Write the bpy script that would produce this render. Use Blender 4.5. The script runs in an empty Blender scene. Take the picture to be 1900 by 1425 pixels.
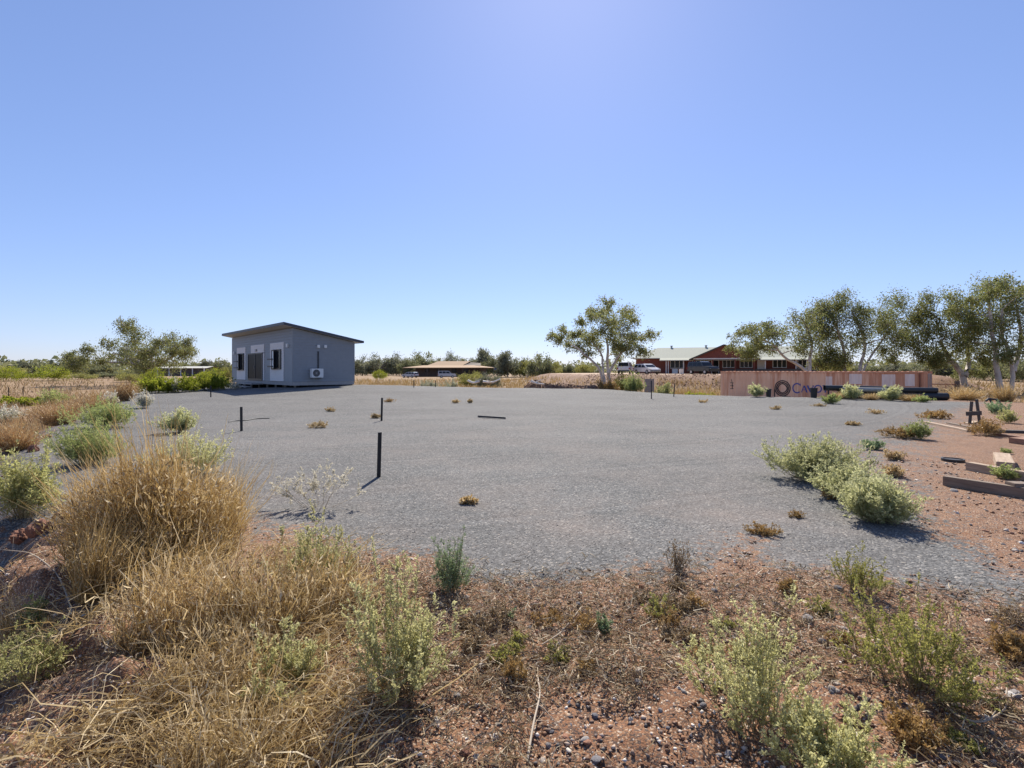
import bpy, math, random
import numpy as np
from mathutils import Vector, Matrix

R = math.radians
sc = bpy.context.scene
COL = sc.collection
# ------------------------------------------------------------------ camera, sky, sun, exposure
F, HY, EYE = 950.0, 688.0, 1.6            # focal length and horizon row of the 1900 px wide photograph, eye height
cam_d = bpy.data.cameras.new('camera')
cam = bpy.data.objects.new('camera', cam_d)
COL.objects.link(cam)
cam.location = (0, 0, EYE)
cam.rotation_euler = (R(90), 0, 0)
cam_d.sensor_width = 36
cam_d.lens = 18
cam_d.shift_y = -24.5 / 1900
cam_d.clip_start = 0.05
cam_d.clip_end = 9000
sc.camera = cam

SUN_AZ, SUN_EL = R(6.0), R(43.0)           # azimuth to the right of the view axis
world = bpy.data.worlds.new('World')
sc.world = world
world.use_nodes = True
wn = world.node_tree
bg = wn.nodes['Background']
sky = wn.nodes.new('ShaderNodeTexSky')
sky.sky_type = 'NISHITA'
sky.sun_disc = False
sky.sun_elevation = SUN_EL
sky.sun_rotation = SUN_AZ
sky.altitude = 0
sky.air_density = 1.0
sky.dust_density = 0.18
sky.ozone_density = 6.0
# the whole sky evenly through the film's soft contrast and cool balance
gam = wn.nodes.new('ShaderNodeGamma')
gam.inputs[1].default_value = 0.7
wn.links.new(sky.outputs[0], gam.inputs[0])
tint = wn.nodes.new('ShaderNodeMix')
tint.data_type = 'RGBA'
tint.blend_type = 'MULTIPLY'
tint.inputs[0].default_value = 1.0
tint.inputs[7].default_value = (.77, .79, 1.0, 1)
wn.links.new(gam.outputs[0], tint.inputs[6])
wn.links.new(tint.outputs[2], bg.inputs[0])
bg.inputs[1].default_value = 0.145

sun_d = bpy.data.lights.new('sun', 'SUN')
sun_d.energy = 4.5
sun_d.angle = R(0.53)
sun_d.color = (1.0, 0.93, 0.82)
sun = bpy.data.objects.new('sun', sun_d)
COL.objects.link(sun)
sdir = Vector((math.sin(SUN_AZ) * math.cos(SUN_EL), math.cos(SUN_AZ) * math.cos(SUN_EL), math.sin(SUN_EL)))
sun.rotation_euler = (-sdir).to_track_quat('-Z', 'Y').to_euler()

sc.view_settings.view_transform = 'Standard'
sc.view_settings.look = 'None'
sc.view_settings.gamma = 1
sc.view_settings.use_curve_mapping = False
sc.view_settings.exposure = 0.80
sc.cycles.max_bounces = 6
sc.cycles.transparent_max_bounces = 8

# ------------------------------------------------------------------ small helpers
rng = np.random.default_rng(7)


def W(px, py, d):
    """A pixel of the photograph at depth d metres -> a point of the place."""
    return np.array([(px - 950.0) / F * d, d, EYE - (py - HY) / F * d])


def sstep(a, b, x):
    t = np.clip((np.asarray(x, float) - a) / (b - a), 0, 1)
    return t * t * (3 - 2 * t)


def _hash(ix, iy, s):
    n = (ix.astype(np.int64) * 374761393 + iy.astype(np.int64) * 668265263 + s * 974711) & 0x7fffffff
    n = ((n ^ (n >> 13)) * 1274126177) & 0x7fffffff
    n = (n ^ (n >> 16)) & 0xffff
    return n / 65535.0


def vnoise(x, y, s=0):
    ix, iy = np.floor(x), np.floor(y)
    fx, fy = x - ix, y - iy
    fx, fy = fx * fx * (3 - 2 * fx), fy * fy * (3 - 2 * fy)
    a, b = _hash(ix, iy, s), _hash(ix + 1, iy, s)
    c, d = _hash(ix, iy + 1, s), _hash(ix + 1, iy + 1, s)
    return (a * (1 - fx) + b * fx) * (1 - fy) + (c * (1 - fx) + d * fx) * fy


def fbm(x, y, s=0, o=4):
    r, a, t = 0, 0.5, 0
    for k in range(o):
        r = r + a * vnoise(x, y, s + k * 17)
        t += a
        a *= 0.5
        x, y = x * 2.03, y * 2.03
    return r / t


def sdf(poly, x, y):
    """Signed distance to a polygon, negative inside."""
    P = np.array(poly, float)
    d2 = np.full(x.shape, 1e18)
    ins = np.zeros(x.shape, bool)
    for i in range(len(P)):
        a, b = P[i], P[(i + 1) % len(P)]
        e = b - a
        wx, wy = x - a[0], y - a[1]
        t = np.clip((wx * e[0] + wy * e[1]) / (e @ e), 0, 1)
        d2 = np.minimum(d2, (wx - e[0] * t) ** 2 + (wy - e[1] * t) ** 2)
        c = (a[1] > y) != (b[1] > y)
        with np.errstate(divide='ignore', invalid='ignore'):
            xi = a[0] + (y - a[1]) * e[0] / (e[1] if e[1] else 1e-9)
        ins ^= c & (x < xi)
    d = np.sqrt(d2)
    return np.where(ins, -d, d)


PAD = [(-1.6, -8), (-1.35, 1.0), (-1.75, 2.4), (-3.3, 4.0), (-6.1, 6.6), (-9.7, 10.4), (-15.4, 18.5), (-24, 33), (-31, 44), (-30, 54),
       (-16, 50), (-9, 47), (2.4, 46.5), (8.4, 44.5), (10.1, 38), (12.1, 33), (13.4, 30.0), (16, 29.5), (20, 29.2), (24.5, 28.6),
       (28, 24), (26, 8), (20, -4), (10, -9)]
HOUSEPAD = [(12, 74), (17, 68), (26, 65.5), (40, 61.5), (49, 61), (55, 70), (58, 100), (22, 118), (8, 100)]
MOUND = [((2.0, 51.5), (8.2, 52.5), 1.25, 1.1), ((6.5, 50.6), (7.8, 50.4), .5, .8)]


def H(x, y):
    x, y = np.asarray(x, float), np.asarray(y, float)
    r = np.hypot(x, y)
    low = -0.95 + 0.95 * sstep(45, 170, r) + (fbm(x * .09, y * .09, 3) - .5) * .35 * sstep(3, 20, r)
    low = low + .45 * sstep(0, 14, -x) * (1 - sstep(30, 70, r))
    padz = 0.5 * np.exp(-(((x + 12) / 9.5) ** 2 + ((y - 39) / 8) ** 2)) + .12 * np.exp(-(((x - 14) / 5) ** 2 + ((y - 29) / 4) ** 2))
    padz = padz + (fbm(x * .5, y * .5, 9) - .5) * .05
    near = 1 - sstep(3.6, 5.2, y + .12 * np.abs(x) + (fbm(x * 1.3, y * 1.3, 12) - .5) * .8)
    padz = padz + near * ((fbm(x * 1.6, y * 1.6, 21, 5) - .5) * .15 + .02)
    lf = sstep(.2, 2.0, -x + .25 * (y - 3)) * (1 - sstep(6, 10, r))
    s = sdf(PAD, x, y) + (fbm(x * .8, y * .8, 31) - .5) * .9 * sstep(1.0, 5, r)
    t = sstep(0, 1.5, s)
    rough = t * (1 - t) * 4
    h = padz * (1 - t) + low * t + rough * (fbm(x * 2.3, y * 2.3, 41, 5) - .5) * .5
    h = h + lf * (fbm(x * 3.1, y * 3.1, 45, 5) - .5) * .48 * sstep(-.9, .2, s)
    hp = sdf(HOUSEPAD, x, y) + (fbm(x * .35, y * .35, 51) - .5) * 2.5
    th = sstep(0, 9.0, hp)
    h = h * th + (1 - th) * 1.12 + th * (1 - th) * 4 * (fbm(x * .9, y * .9, 61, 5) - .5) * .7
    for a, b, hh, wd in MOUND:
        ax, ay = a
        ex, ey = b[0] - ax, b[1] - ay
        q = np.clip(((x - ax) * ex + (y - ay) * ey) / (ex * ex + ey * ey), 0, 1)
        dd = np.hypot(x - ax - q * ex, y - ay - q * ey)
        h = h + hh * np.exp(-(dd / wd) ** 2) * (.55 + .9 * fbm(x * .8, y * .8, 71, 4))
    return h


def Hs(x, y):
    return float(H(np.array([x]), np.array([y]))[0])


def hit(px, py, dmax=400.0):
    """Where the ray through a pixel meets the ground: (x, y, z)."""
    kx, kz = (px - 950) / F, -(py - HY) / F
    d = np.geomspace(1.2, dmax, 2500)
    z = EYE + kz * d
    g = H(kx * d, d)
    below = np.where(z <= g)[0]
    i = below[0] if len(below) else len(d) - 1
    return np.array([kx * d[i], d[i], g[i]])


def at(px, d):
    x = (px - 950) / F * d
    return np.array([x, d, Hs(x, d)])


def smooth_path(P, n):
    P = np.array(P, float)
    s = np.concatenate([[0], np.cumsum(np.linalg.norm(np.diff(P, axis=0), axis=1))])
    u = np.linspace(0, s[-1], n)
    Q = np.stack([np.interp(u, s, P[:, k]) for k in range(3)], 1)
    for _ in range(2):
        Q[1:-1] = (Q[:-2] + 2 * Q[1:-1] + Q[2:]) / 4
    return Q


# ---- meshes
def mesh_np(name, V, polys, attrs=None, smooth=False):
    """V (n,3); polys: list of (m,k) index arrays."""
    me = bpy.data.meshes.new(name)
    V = np.asarray(V, np.float32)
    polys = [np.asarray(p, np.int32) for p in polys if len(p)]
    me.vertices.add(len(V))
    me.vertices.foreach_set('co', V.ravel())
    loops = np.concatenate([p.ravel() for p in polys])
    tot = np.concatenate([np.full(len(p), p.shape[1], np.int32) for p in polys])
    start = np.concatenate([[0], np.cumsum(tot)[:-1]]).astype(np.int32)
    me.loops.add(len(loops))
    me.loops.foreach_set('vertex_index', loops)
    me.polygons.add(len(tot))
    me.polygons.foreach_set('loop_start', start)
    me.update(calc_edges=True)
    for k, v in (attrs or {}).items():
        a = me.attributes.new(k, 'FLOAT', 'POINT')
        a.data.foreach_set('value', np.asarray(v, np.float32))
    if smooth:
        me.polygons.foreach_set('use_smooth', np.ones(len(tot), bool))
    return me


def link(name, me, mat=None, parent=None):
    o = bpy.data.objects.new(name, me)
    COL.objects.link(o)
    if mat is not None and me is not None and not len(me.materials):
        me.materials.append(mat)
    if parent is not None:
        o.parent = parent
    return o


def tag(o, label=None, cat=None, group=None, kind=None):
    if label: o['label'] = label
    if cat: o['category'] = cat
    if group: o['group'] = group
    if kind: o['kind'] = kind
    return o


def thing(name, label, cat, loc=(0, 0, 0), rz=0, group=None):
    o = bpy.data.objects.new(name, None)
    COL.objects.link(o)
    o.location = [float(v) for v in loc]
    o.rotation_euler = (0, 0, rz)
    o.empty_display_size = .2
    return tag(o, label, cat, group)


class Soup:
    """Collects vertices, faces and two per-vertex numbers (rnd: one per leaf or blade, tip: 0 at its root)."""

    def __init__(s):
        s.V, s.P, s.r, s.t, s.n = [], {}, [], [], 0

    def add(s, V, polys, r, t):
        V = V.reshape(-1, 3)
        for p in polys:
            s.P.setdefault(p.shape[-1], []).append(p.reshape(-1, p.shape[-1]) + s.n)
        s.V.append(V)
        s.r.append(np.broadcast_to(r, len(V)) if np.ndim(r) == 0 else r.ravel())
        s.t.append(np.broadcast_to(t, len(V)) if np.ndim(t) == 0 else t.ravel())
        s.n += len(V)

    def build(s, name, mat, parent=None, smooth=False):
        me = mesh_np(name, np.concatenate(s.V), [np.concatenate(p) for p in s.P.values()],
                     {'rnd': np.concatenate(s.r), 'tip': np.concatenate(s.t)}, smooth)
        return link(name, me, mat, parent)

    # N curved strips along quadratic curves p0 -> p1 -> p2 (control)
    def ribbons(s, p0, pc, p2, w, seg=4, g=rng, kink=0.0, taper=.85):
        N = len(p0)
        t = np.linspace(0, 1, seg + 1)[None, :, None]
        C = (1 - t) ** 2 * p0[:, None] + 2 * t * (1 - t) * pc[:, None] + t ** 2 * p2[:, None]
        L = np.linalg.norm(p2 - p0, axis=1)
        if kink:
            C[:, 1:] += g.normal(0, 1, (N, seg, 3)) * (kink * L)[:, None, None]
        T = p2 - p0
        side = np.cross(T, g.normal(0, 1, (N, 3)))
        side /= np.linalg.norm(side, axis=1)[:, None] + 1e-9
        ww = (np.asarray(w) * np.ones(N))[:, None, None] * (1 - taper * t ** 1.5) * .5
        V = np.stack([C - side[:, None] * ww, C + side[:, None] * ww], 2)        # N,S+1,2,3
        idx = np.arange(N * (seg + 1) * 2).reshape(N, seg + 1, 2)
        q = np.stack([idx[:, :-1, 0], idx[:, :-1, 1], idx[:, 1:, 1], idx[:, 1:, 0]], -1)
        r = np.repeat(g.random(N), (seg + 1) * 2)
        tt = np.broadcast_to(t[..., 0][:, :, None], (N, seg + 1, 2))
        s.add(V, [q], r, np.array(tt))

    # N tapered three- or more-sided tubes; paths (N,S,3), radii (N,S)
    def tubes(s, C, rad, sides=3, g=rng):
        N, S, _ = C.shape
        T = np.gradient(C, axis=1)
        T /= np.linalg.norm(T, axis=2, keepdims=True) + 1e-9
        up = np.where(np.abs(T[..., 2:3]) > .9, np.array([1., 0, 0]), np.array([0, 0, 1.]))
        A = np.cross(T, up)
        A /= np.linalg.norm(A, axis=2, keepdims=True) + 1e-9
        B = np.cross(T, A)
        a = np.linspace(0, 2 * math.pi, sides, endpoint=False)
        V = C[:, :, None] + rad[:, :, None, None] * (A[:, :, None] * np.cos(a)[None, None, :, None] + B[:, :, None] * np.sin(a)[None, None, :, None])
        idx = np.arange(N * S * sides).reshape(N, S, sides)
        nx = np.roll(idx, -1, 2)
        q = np.stack([idx[:, :-1], nx[:, :-1], nx[:, 1:], idx[:, 1:]], -1)
        t = np.broadcast_to(np.linspace(0, 1, S)[None, :, None], (N, S, sides))
        s.add(V, [q], np.repeat(g.random(N), S * sides), np.array(t))

    # N diamond leaves
    def leaves(s, c, dirn, ln, wd, g=rng, fold=.25, tip=0.0):
        N = len(c)
        d = dirn / (np.linalg.norm(dirn, axis=1)[:, None] + 1e-9)
        side = np.cross(d, g.normal(0, 1, (N, 3)))
        side /= np.linalg.norm(side, axis=1)[:, None] + 1e-9
        nrm = np.cross(d, side)
        ln = (np.asarray(ln) * np.ones(N))[:, None]
        wd = (np.asarray(wd) * np.ones(N))[:, None]
        V = np.stack([c, c + d * ln * .5 + side * wd * .5 + nrm * ln * fold * .3, c + d * ln, c + d * ln * .5 - side * wd * .5 + nrm * ln * fold * .3], 1)
        s.add(V, [np.arange(N * 4).reshape(N, 4)], np.repeat(g.random(N), 4), np.repeat(np.asarray(tip) * np.ones(N), 4))


class MB:
    """Hard-surface shapes joined into one mesh."""

    def __init__(s):
        s.V, s.F = [], []

    def add(s, V, Fs):
        n = len(s.V)
        s.V += [tuple(float(c) for c in v) for v in V]
        s.F += [[i + n for i in f] for f in Fs]
        return s

    def box(s, x0, x1, y0, y1, z0, z1):
        return s.add([(x, y, z) for z in (z0, z1) for y in (y0, y1) for x in (x0, x1)],
                     [(0, 2, 3, 1), (4, 5, 7, 6), (0, 1, 5, 4), (2, 6, 7, 3), (0, 4, 6, 2), (1, 3, 7, 5)])

    def bar(s, a, b, w, h, up=(0, 0, 1)):
        a, b = Vector(a), Vector(b)
        d = (b - a).normalized()
        sd = d.cross(Vector(up))
        if sd.length < 1e-4:
            sd = d.cross(Vector((1, 0, 0)))
        sd = sd.normalized() * w * .5
        u = sd.cross(d).normalized() * h * .5
        V = [p + q for p in (a, b) for q in (-sd - u, sd - u, sd + u, -sd + u)]
        return s.add(V, [(0, 3, 2, 1), (4, 5, 6, 7), (0, 1, 5, 4), (1, 2, 6, 5), (2, 3, 7, 6), (3, 0, 4, 7)])

    def cyl(s, a, b, r, n=12, r2=None):
        a, b = Vector(a), Vector(b)
        r2 = r if r2 is None else r2
        d = (b - a).normalized()
        u = d.cross(Vector((0, 0, 1)))
        if u.length < 1e-4:
            u = Vector((1, 0, 0))
        u.normalize()
        v = d.cross(u)
        V = []
        for p, rr in ((a, r), (b, r2)):
            V += [p + (u * math.cos(2 * math.pi * k / n) + v * math.sin(2 * math.pi * k / n)) * rr for k in range(n)]
        return s.add(V, [[k, (k + 1) % n, n + (k + 1) % n, n + k] for k in range(n)] + [list(range(n))[::-1], list(range(n, 2 * n))])

    def pipe(s, a, b, r, ri, n=18):
        a, b = Vector(a), Vector(b)
        d = (b - a).normalized()
        u = d.cross(Vector((0, 0, 1))).normalized()
        v = d.cross(u)
        V = []
        for p, rr in ((a, r), (b, r), (b, ri), (a, ri)):
            V += [p + (u * math.cos(2 * math.pi * k / n) + v * math.sin(2 * math.pi * k / n)) * rr for k in range(n)]
        Fs = []
        for j in range(4):
            for k in range(n):
                Fs.append([j * n + k, j * n + (k + 1) % n, ((j + 1) % 4) * n + (k + 1) % n, ((j + 1) % 4) * n + k])
        return s.add(V, Fs)

    def prism(s, prof, axis, lo, hi, taper=None):
        """Polygon prof [(a,b)] extruded along axis 'x' or 'y' from lo to hi."""
        n = len(prof)
        V = []
        for k, t in enumerate((lo, hi)):
            for a, b in prof:
                tt = t if taper is None else t * taper(b)
                V.append((tt, a, b) if axis == 'x' else (a, tt, b))
        return s.add(V, [[k, (k + 1) % n, n + (k + 1) % n, n + k] for k in range(n)] + [list(range(n))[::-1], list(range(n, 2 * n))])

    def build(s, name, mat, parent=None, bevel=0, smooth=False):
        me = bpy.data.meshes.new(name)
        me.from_pydata(s.V, [], s.F)
        import bmesh
        bm = bmesh.new()
        bm.from_mesh(me)
        bmesh.ops.recalc_face_normals(bm, faces=bm.faces)
        if bevel:
            bmesh.ops.bevel(bm, geom=list(bm.edges), offset=bevel, segments=2, affect='EDGES', clamp_overlap=True)
        if smooth:
            for f in bm.faces:
                f.smooth = True
        bm.to_mesh(me)
        bm.free()
        return link(name, me, mat, parent)


# ------------------------------------------------------------------ materials
def new_mat(name):
    m = bpy.data.materials.new(name)
    m.use_nodes = True
    return m, m.node_tree.nodes, m.node_tree.links, m.node_tree.nodes['Principled BSDF']


def ramp(nodes, links, fac, stops, interp='LINEAR'):
    r = nodes.new('ShaderNodeValToRGB')
    r.color_ramp.interpolation = interp
    el = r.color_ramp.elements
    while len(el) < len(stops):
        el.new(.5)
    for e, (p, c) in zip(el, stops):
        e.position = p
        e.color = (c, c, c, 1) if np.isscalar(c) else (*c, 1)
    links.new(fac, r.inputs[0])
    return r.outputs[0]


def mixc(nodes, links, f, a, b, blend='MIX'):
    n = nodes.new('ShaderNodeMix')
    n.data_type = 'RGBA'
    n.blend_type = blend
    for sock, v in ((n.inputs[0], f), (n.inputs[6], a), (n.inputs[7], b)):
        if isinstance(v, bpy.types.NodeSocket):
            links.new(v, sock)
        elif np.isscalar(v):
            sock.default_value = v if sock.type == 'VALUE' else (v, v, v, 1)
        else:
            sock.default_value = (*v, 1)
    return n.outputs[2]


def math_n(nodes, links, op, a, b=0.0, clamp=False):
    n = nodes.new('ShaderNodeMath')
    n.operation = op
    n.use_clamp = clamp
    for sock, v in ((n.inputs[0], a), (n.inputs[1], b)):
        if isinstance(v, bpy.types.NodeSocket):
            links.new(v, sock)
        else:
            sock.default_value = v
    return n.outputs[0]


def noise_n(nodes, links, vec, scale, detail=4, rough=.55):
    n = nodes.new('ShaderNodeTexNoise')
    n.inputs['Scale'].default_value = scale
    n.inputs['Detail'].default_value = detail
    n.inputs['Roughness'].default_value = rough
    if vec is not None:
        links.new(vec, n.inputs['Vector'])
    return n.outputs['Fac']


def solid(name, col, rough=.6, metal=0.0, var=.18, scale=6.0, bump=0.0, dirt=None, stretch=None):
    """Painted or raw surface with uneven tone and optional dirt colour."""
    m, N, L, b = new_mat(name)
    tc = N.new('ShaderNodeTexCoord').outputs['Object']
    if stretch:
        mp = N.new('ShaderNodeMapping')
        mp.inputs['Scale'].default_value = stretch
        L.new(tc, mp.inputs[0])
        tc = mp.outputs[0]
    nz = noise_n(N, L, tc, scale, 6, .65)
    c = np.array(col)
    base = ramp(N, L, nz, [(.25, tuple(c * (1 - var))), (.75, tuple(np.minimum(c * (1 + var), .95)))])
    if dirt is not None:
        n2 = noise_n(N, L, tc, scale * .45, 6, .7)
        base = mixc(N, L, ramp(N, L, n2, [(.48, 0.0), (.72, .75)]), base, dirt)
    L.new(base, b.inputs['Base Color'])
    b.inputs['Roughness'].default_value = rough
    b.inputs['Metallic'].default_value = metal
    if bump:
        bp = N.new('ShaderNodeBump')
        bp.inputs['Strength'].default_value = bump
        bp.inputs['Distance'].default_value = .02
        L.new(noise_n(N, L, tc, scale * 6, 5), bp.inputs['Height'])
        L.new(bp.outputs[0], b.inputs['Normal'])
    return m


def leafm(name, cols, tips=None, trans=.35, rough=.55):
    """Leaf or blade: colour by the piece's own random number, optional other colour towards its tip, light shining through."""
    m, N, L, b = new_mat(name)
    at_ = N.new('ShaderNodeAttribute')
    at_.attribute_name = 'rnd'
    k = len(cols)
    c = ramp(N, L, at_.outputs['Fac'], [(i / max(k - 1, 1), cc) for i, cc in enumerate(cols)])
    if tips is not None:
        a2 = N.new('ShaderNodeAttribute')
        a2.attribute_name = 'tip'
        c = mixc(N, L, ramp(N, L, a2.outputs['Fac'], [(.45, 0.0), (.95, 1.0)]), c, tips)
    oi = N.new('ShaderNodeObjectInfo')
    hs = N.new('ShaderNodeHueSaturation')
    L.new(c, hs.inputs['Color'])
    L.new(math_n(N, L, 'ADD', math_n(N, L, 'MULTIPLY', oi.outputs['Random'], .3), .85), hs.inputs['Value'])
    c = hs.outputs[0]
    L.new(c, b.inputs['Base Color'])
    b.inputs['Roughness'].default_value = rough
    b.inputs['Specular IOR Level'].default_value = .35
    tr = N.new('ShaderNodeBsdfTranslucent')
    L.new(c, tr.inputs['Color'])
    mx = N.new('ShaderNodeMixShader')
    mx.inputs[0].default_value = trans
    L.new(b.outputs[0], mx.inputs[1])
    L.new(tr.outputs[0], mx.inputs[2])
    L.new(mx.outputs[0], N['Material Output'].inputs['Surface'])
    return m


M = {}
M['gum_leaf'] = leafm('gum_leaf', [(.15, .175, .055), (.22, .24, .08), (.30, .30, .115), (.24, .21, .08)], trans=.52, rough=.7)
M['gum_leaf_dark'] = leafm('gum_leaf_dark', [(.13, .155, .05), (.19, .215, .07), (.26, .265, .10), (.21, .185, .07)], trans=.52, rough=.7)
M['tree_leaf'] = leafm('tree_leaf', [(.12, .135, .065), (.17, .185, .085), (.22, .225, .11), (.26, .245, .13)], trans=.45, rough=.7)
M['tree_leaf_grey'] = leafm('tree_leaf_grey', [(.14, .15, .09), (.19, .195, .12), (.23, .225, .145)], trans=.42, rough=.7)
M['bright_leaf'] = leafm('bright_leaf', [(.20, .25, .02), (.29, .33, .03), (.38, .38, .05), (.23, .27, .03)], trans=.5, rough=.7)
M['olive_leaf'] = leafm('olive_leaf', [(.24, .25, .06), (.33, .32, .09), (.40, .36, .12)], trans=.48, rough=.7)
M['green_leaf'] = leafm('green_leaf', [(.26, .31, .10), (.35, .40, .14), (.43, .46, .18), (.29, .31, .11)], trans=.48, rough=.7)
M['blue_leaf'] = leafm('blue_leaf', [(.18, .26, .13), (.25, .33, .17), (.31, .38, .21)], trans=.45, rough=.7)
M['pale_leaf'] = leafm('pale_leaf', [(.31, .35, .13), (.41, .44, .18), (.50, .51, .25), (.30, .32, .12)], tips=(.58, .57, .31), trans=.5, rough=.7)
M['yellow_leaf'] = leafm('yellow_leaf', [(.34, .35, .12), (.45, .45, .17), (.55, .53, .24), (.32, .30, .12)], tips=(.62, .59, .30), trans=.5, rough=.7)
M['white_leaf'] = leafm('white_leaf', [(.26, .29, .18), (.38, .39, .27), (.50, .49, .37)], tips=(.72, .67, .56), trans=.4)
M['straw'] = leafm('straw', [(.18, .11, .045), (.44, .30, .12), (.60, .44, .20), (.80, .66, .42), (.32, .205, .085)], trans=.35, rough=.5)
M['golden'] = leafm('golden', [(.28, .17, .06), (.52, .35, .13), (.64, .46, .20), (.36, .24, .09), (.80, .64, .38)], trans=.38, rough=.5)
M['rust_grass'] = leafm('rust_grass', [(.30, .16, .07), (.38, .22, .10), (.46, .30, .14), (.34, .22, .10)], trans=.32)
M['litter'] = leafm('litter', [(.08, .055, .035), (.30, .20, .10), (.50, .37, .20), (.17, .12, .07), (.66, .54, .35)], trans=.2)
M['bleached'] = leafm('bleached', [(.56, .52, .40), (.68, .63, .50), (.76, .71, .58)], trans=.4, rough=.7)
M['plain_straw'] = leafm('plain_straw', [(.26, .18, .09), (.34, .25, .13), (.42, .32, .18), (.30, .19, .10)], trans=.3)
M['plain_gold'] = leafm('plain_gold', [(.28, .17, .06), (.36, .24, .09), (.44, .31, .14), (.27, .21, .10)], trans=.3)
M['dead_stem'] = leafm('dead_stem', [(.42, .34, .25), (.55, .46, .35), (.36, .28, .20)], trans=.05, rough=.8)
M['plant_stem'] = leafm('plant_stem', [(.30, .26, .13), (.38, .33, .18), (.26, .20, .11)], trans=.05, rough=.8)
M['brown_leaf'] = leafm('brown_leaf', [(.34, .21, .075), (.46, .30, .11), (.27, .165, .07)], trans=.35)


def bark_mat(name, col, dark):
    m, N, L, b = new_mat(name)
    tc = N.new('ShaderNodeTexCoord').outputs['Object']
    n1 = noise_n(N, L, tc, 1.3, 6, .65)
    c = ramp(N, L, n1, [(.35, dark), (.5, col), (.75, tuple(np.minimum(np.array(col) * 1.15, .9)))])
    L.new(c, b.inputs['Base Color'])
    b.inputs['Roughness'].default_value = .75
    bp = N.new('ShaderNodeBump')
    bp.inputs['Strength'].default_value = .5
    bp.inputs['Distance'].default_value = .03
    L.new(noise_n(N, L, tc, 9, 5), bp.inputs['Height'])
    L.new(bp.outputs[0], b.inputs['Normal'])
    return m


M['white_bark'] = bark_mat('white_bark', (.52, .475, .43), (.30, .25, .21))
M['bleached_wood'] = bark_mat('bleached_wood', (.80, .73, .63), (.60, .52, .44))
M['grey_bark'] = bark_mat('grey_bark', (.26, .21, .17), (.12, .09, .07))


def pebble_mat():
    m, N, L, b = new_mat('pebble')
    a = N.new('ShaderNodeAttribute')
    a.attribute_name = 'rnd'
    c = ramp(N, L, a.outputs['Fac'], [(0, (.07, .065, .065)), (.14, (.13, .115, .105)), (.30, (.20, .10, .052)), (.55, (.30, .15, .078)), (.72, (.16, .085, .052)),
                                     (.82, (.42, .30, .22)), (.92, (.58, .50, .42)), (1, (.72, .68, .62))])
    L.new(c, b.inputs['Base Color'])
    b.inputs['Roughness'].default_value = .75
    return m


def aggregate_mat():
    m, N, L, b = new_mat('blue_metal')
    a = N.new('ShaderNodeAttribute')
    a.attribute_name = 'rnd'
    c = ramp(N, L, a.outputs['Fac'], [(0, (.06, .06, .061)), (.4, (.115, .114, .114)), (.75, (.19, .186, .182)), (.95, (.32, .30, .28)), (1, (.5, .42, .34))])
    L.new(c, b.inputs['Base Color'])
    b.inputs['Roughness'].default_value = .7
    return m


M['pebble'] = pebble_mat()
M['aggregate'] = aggregate_mat()


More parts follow.
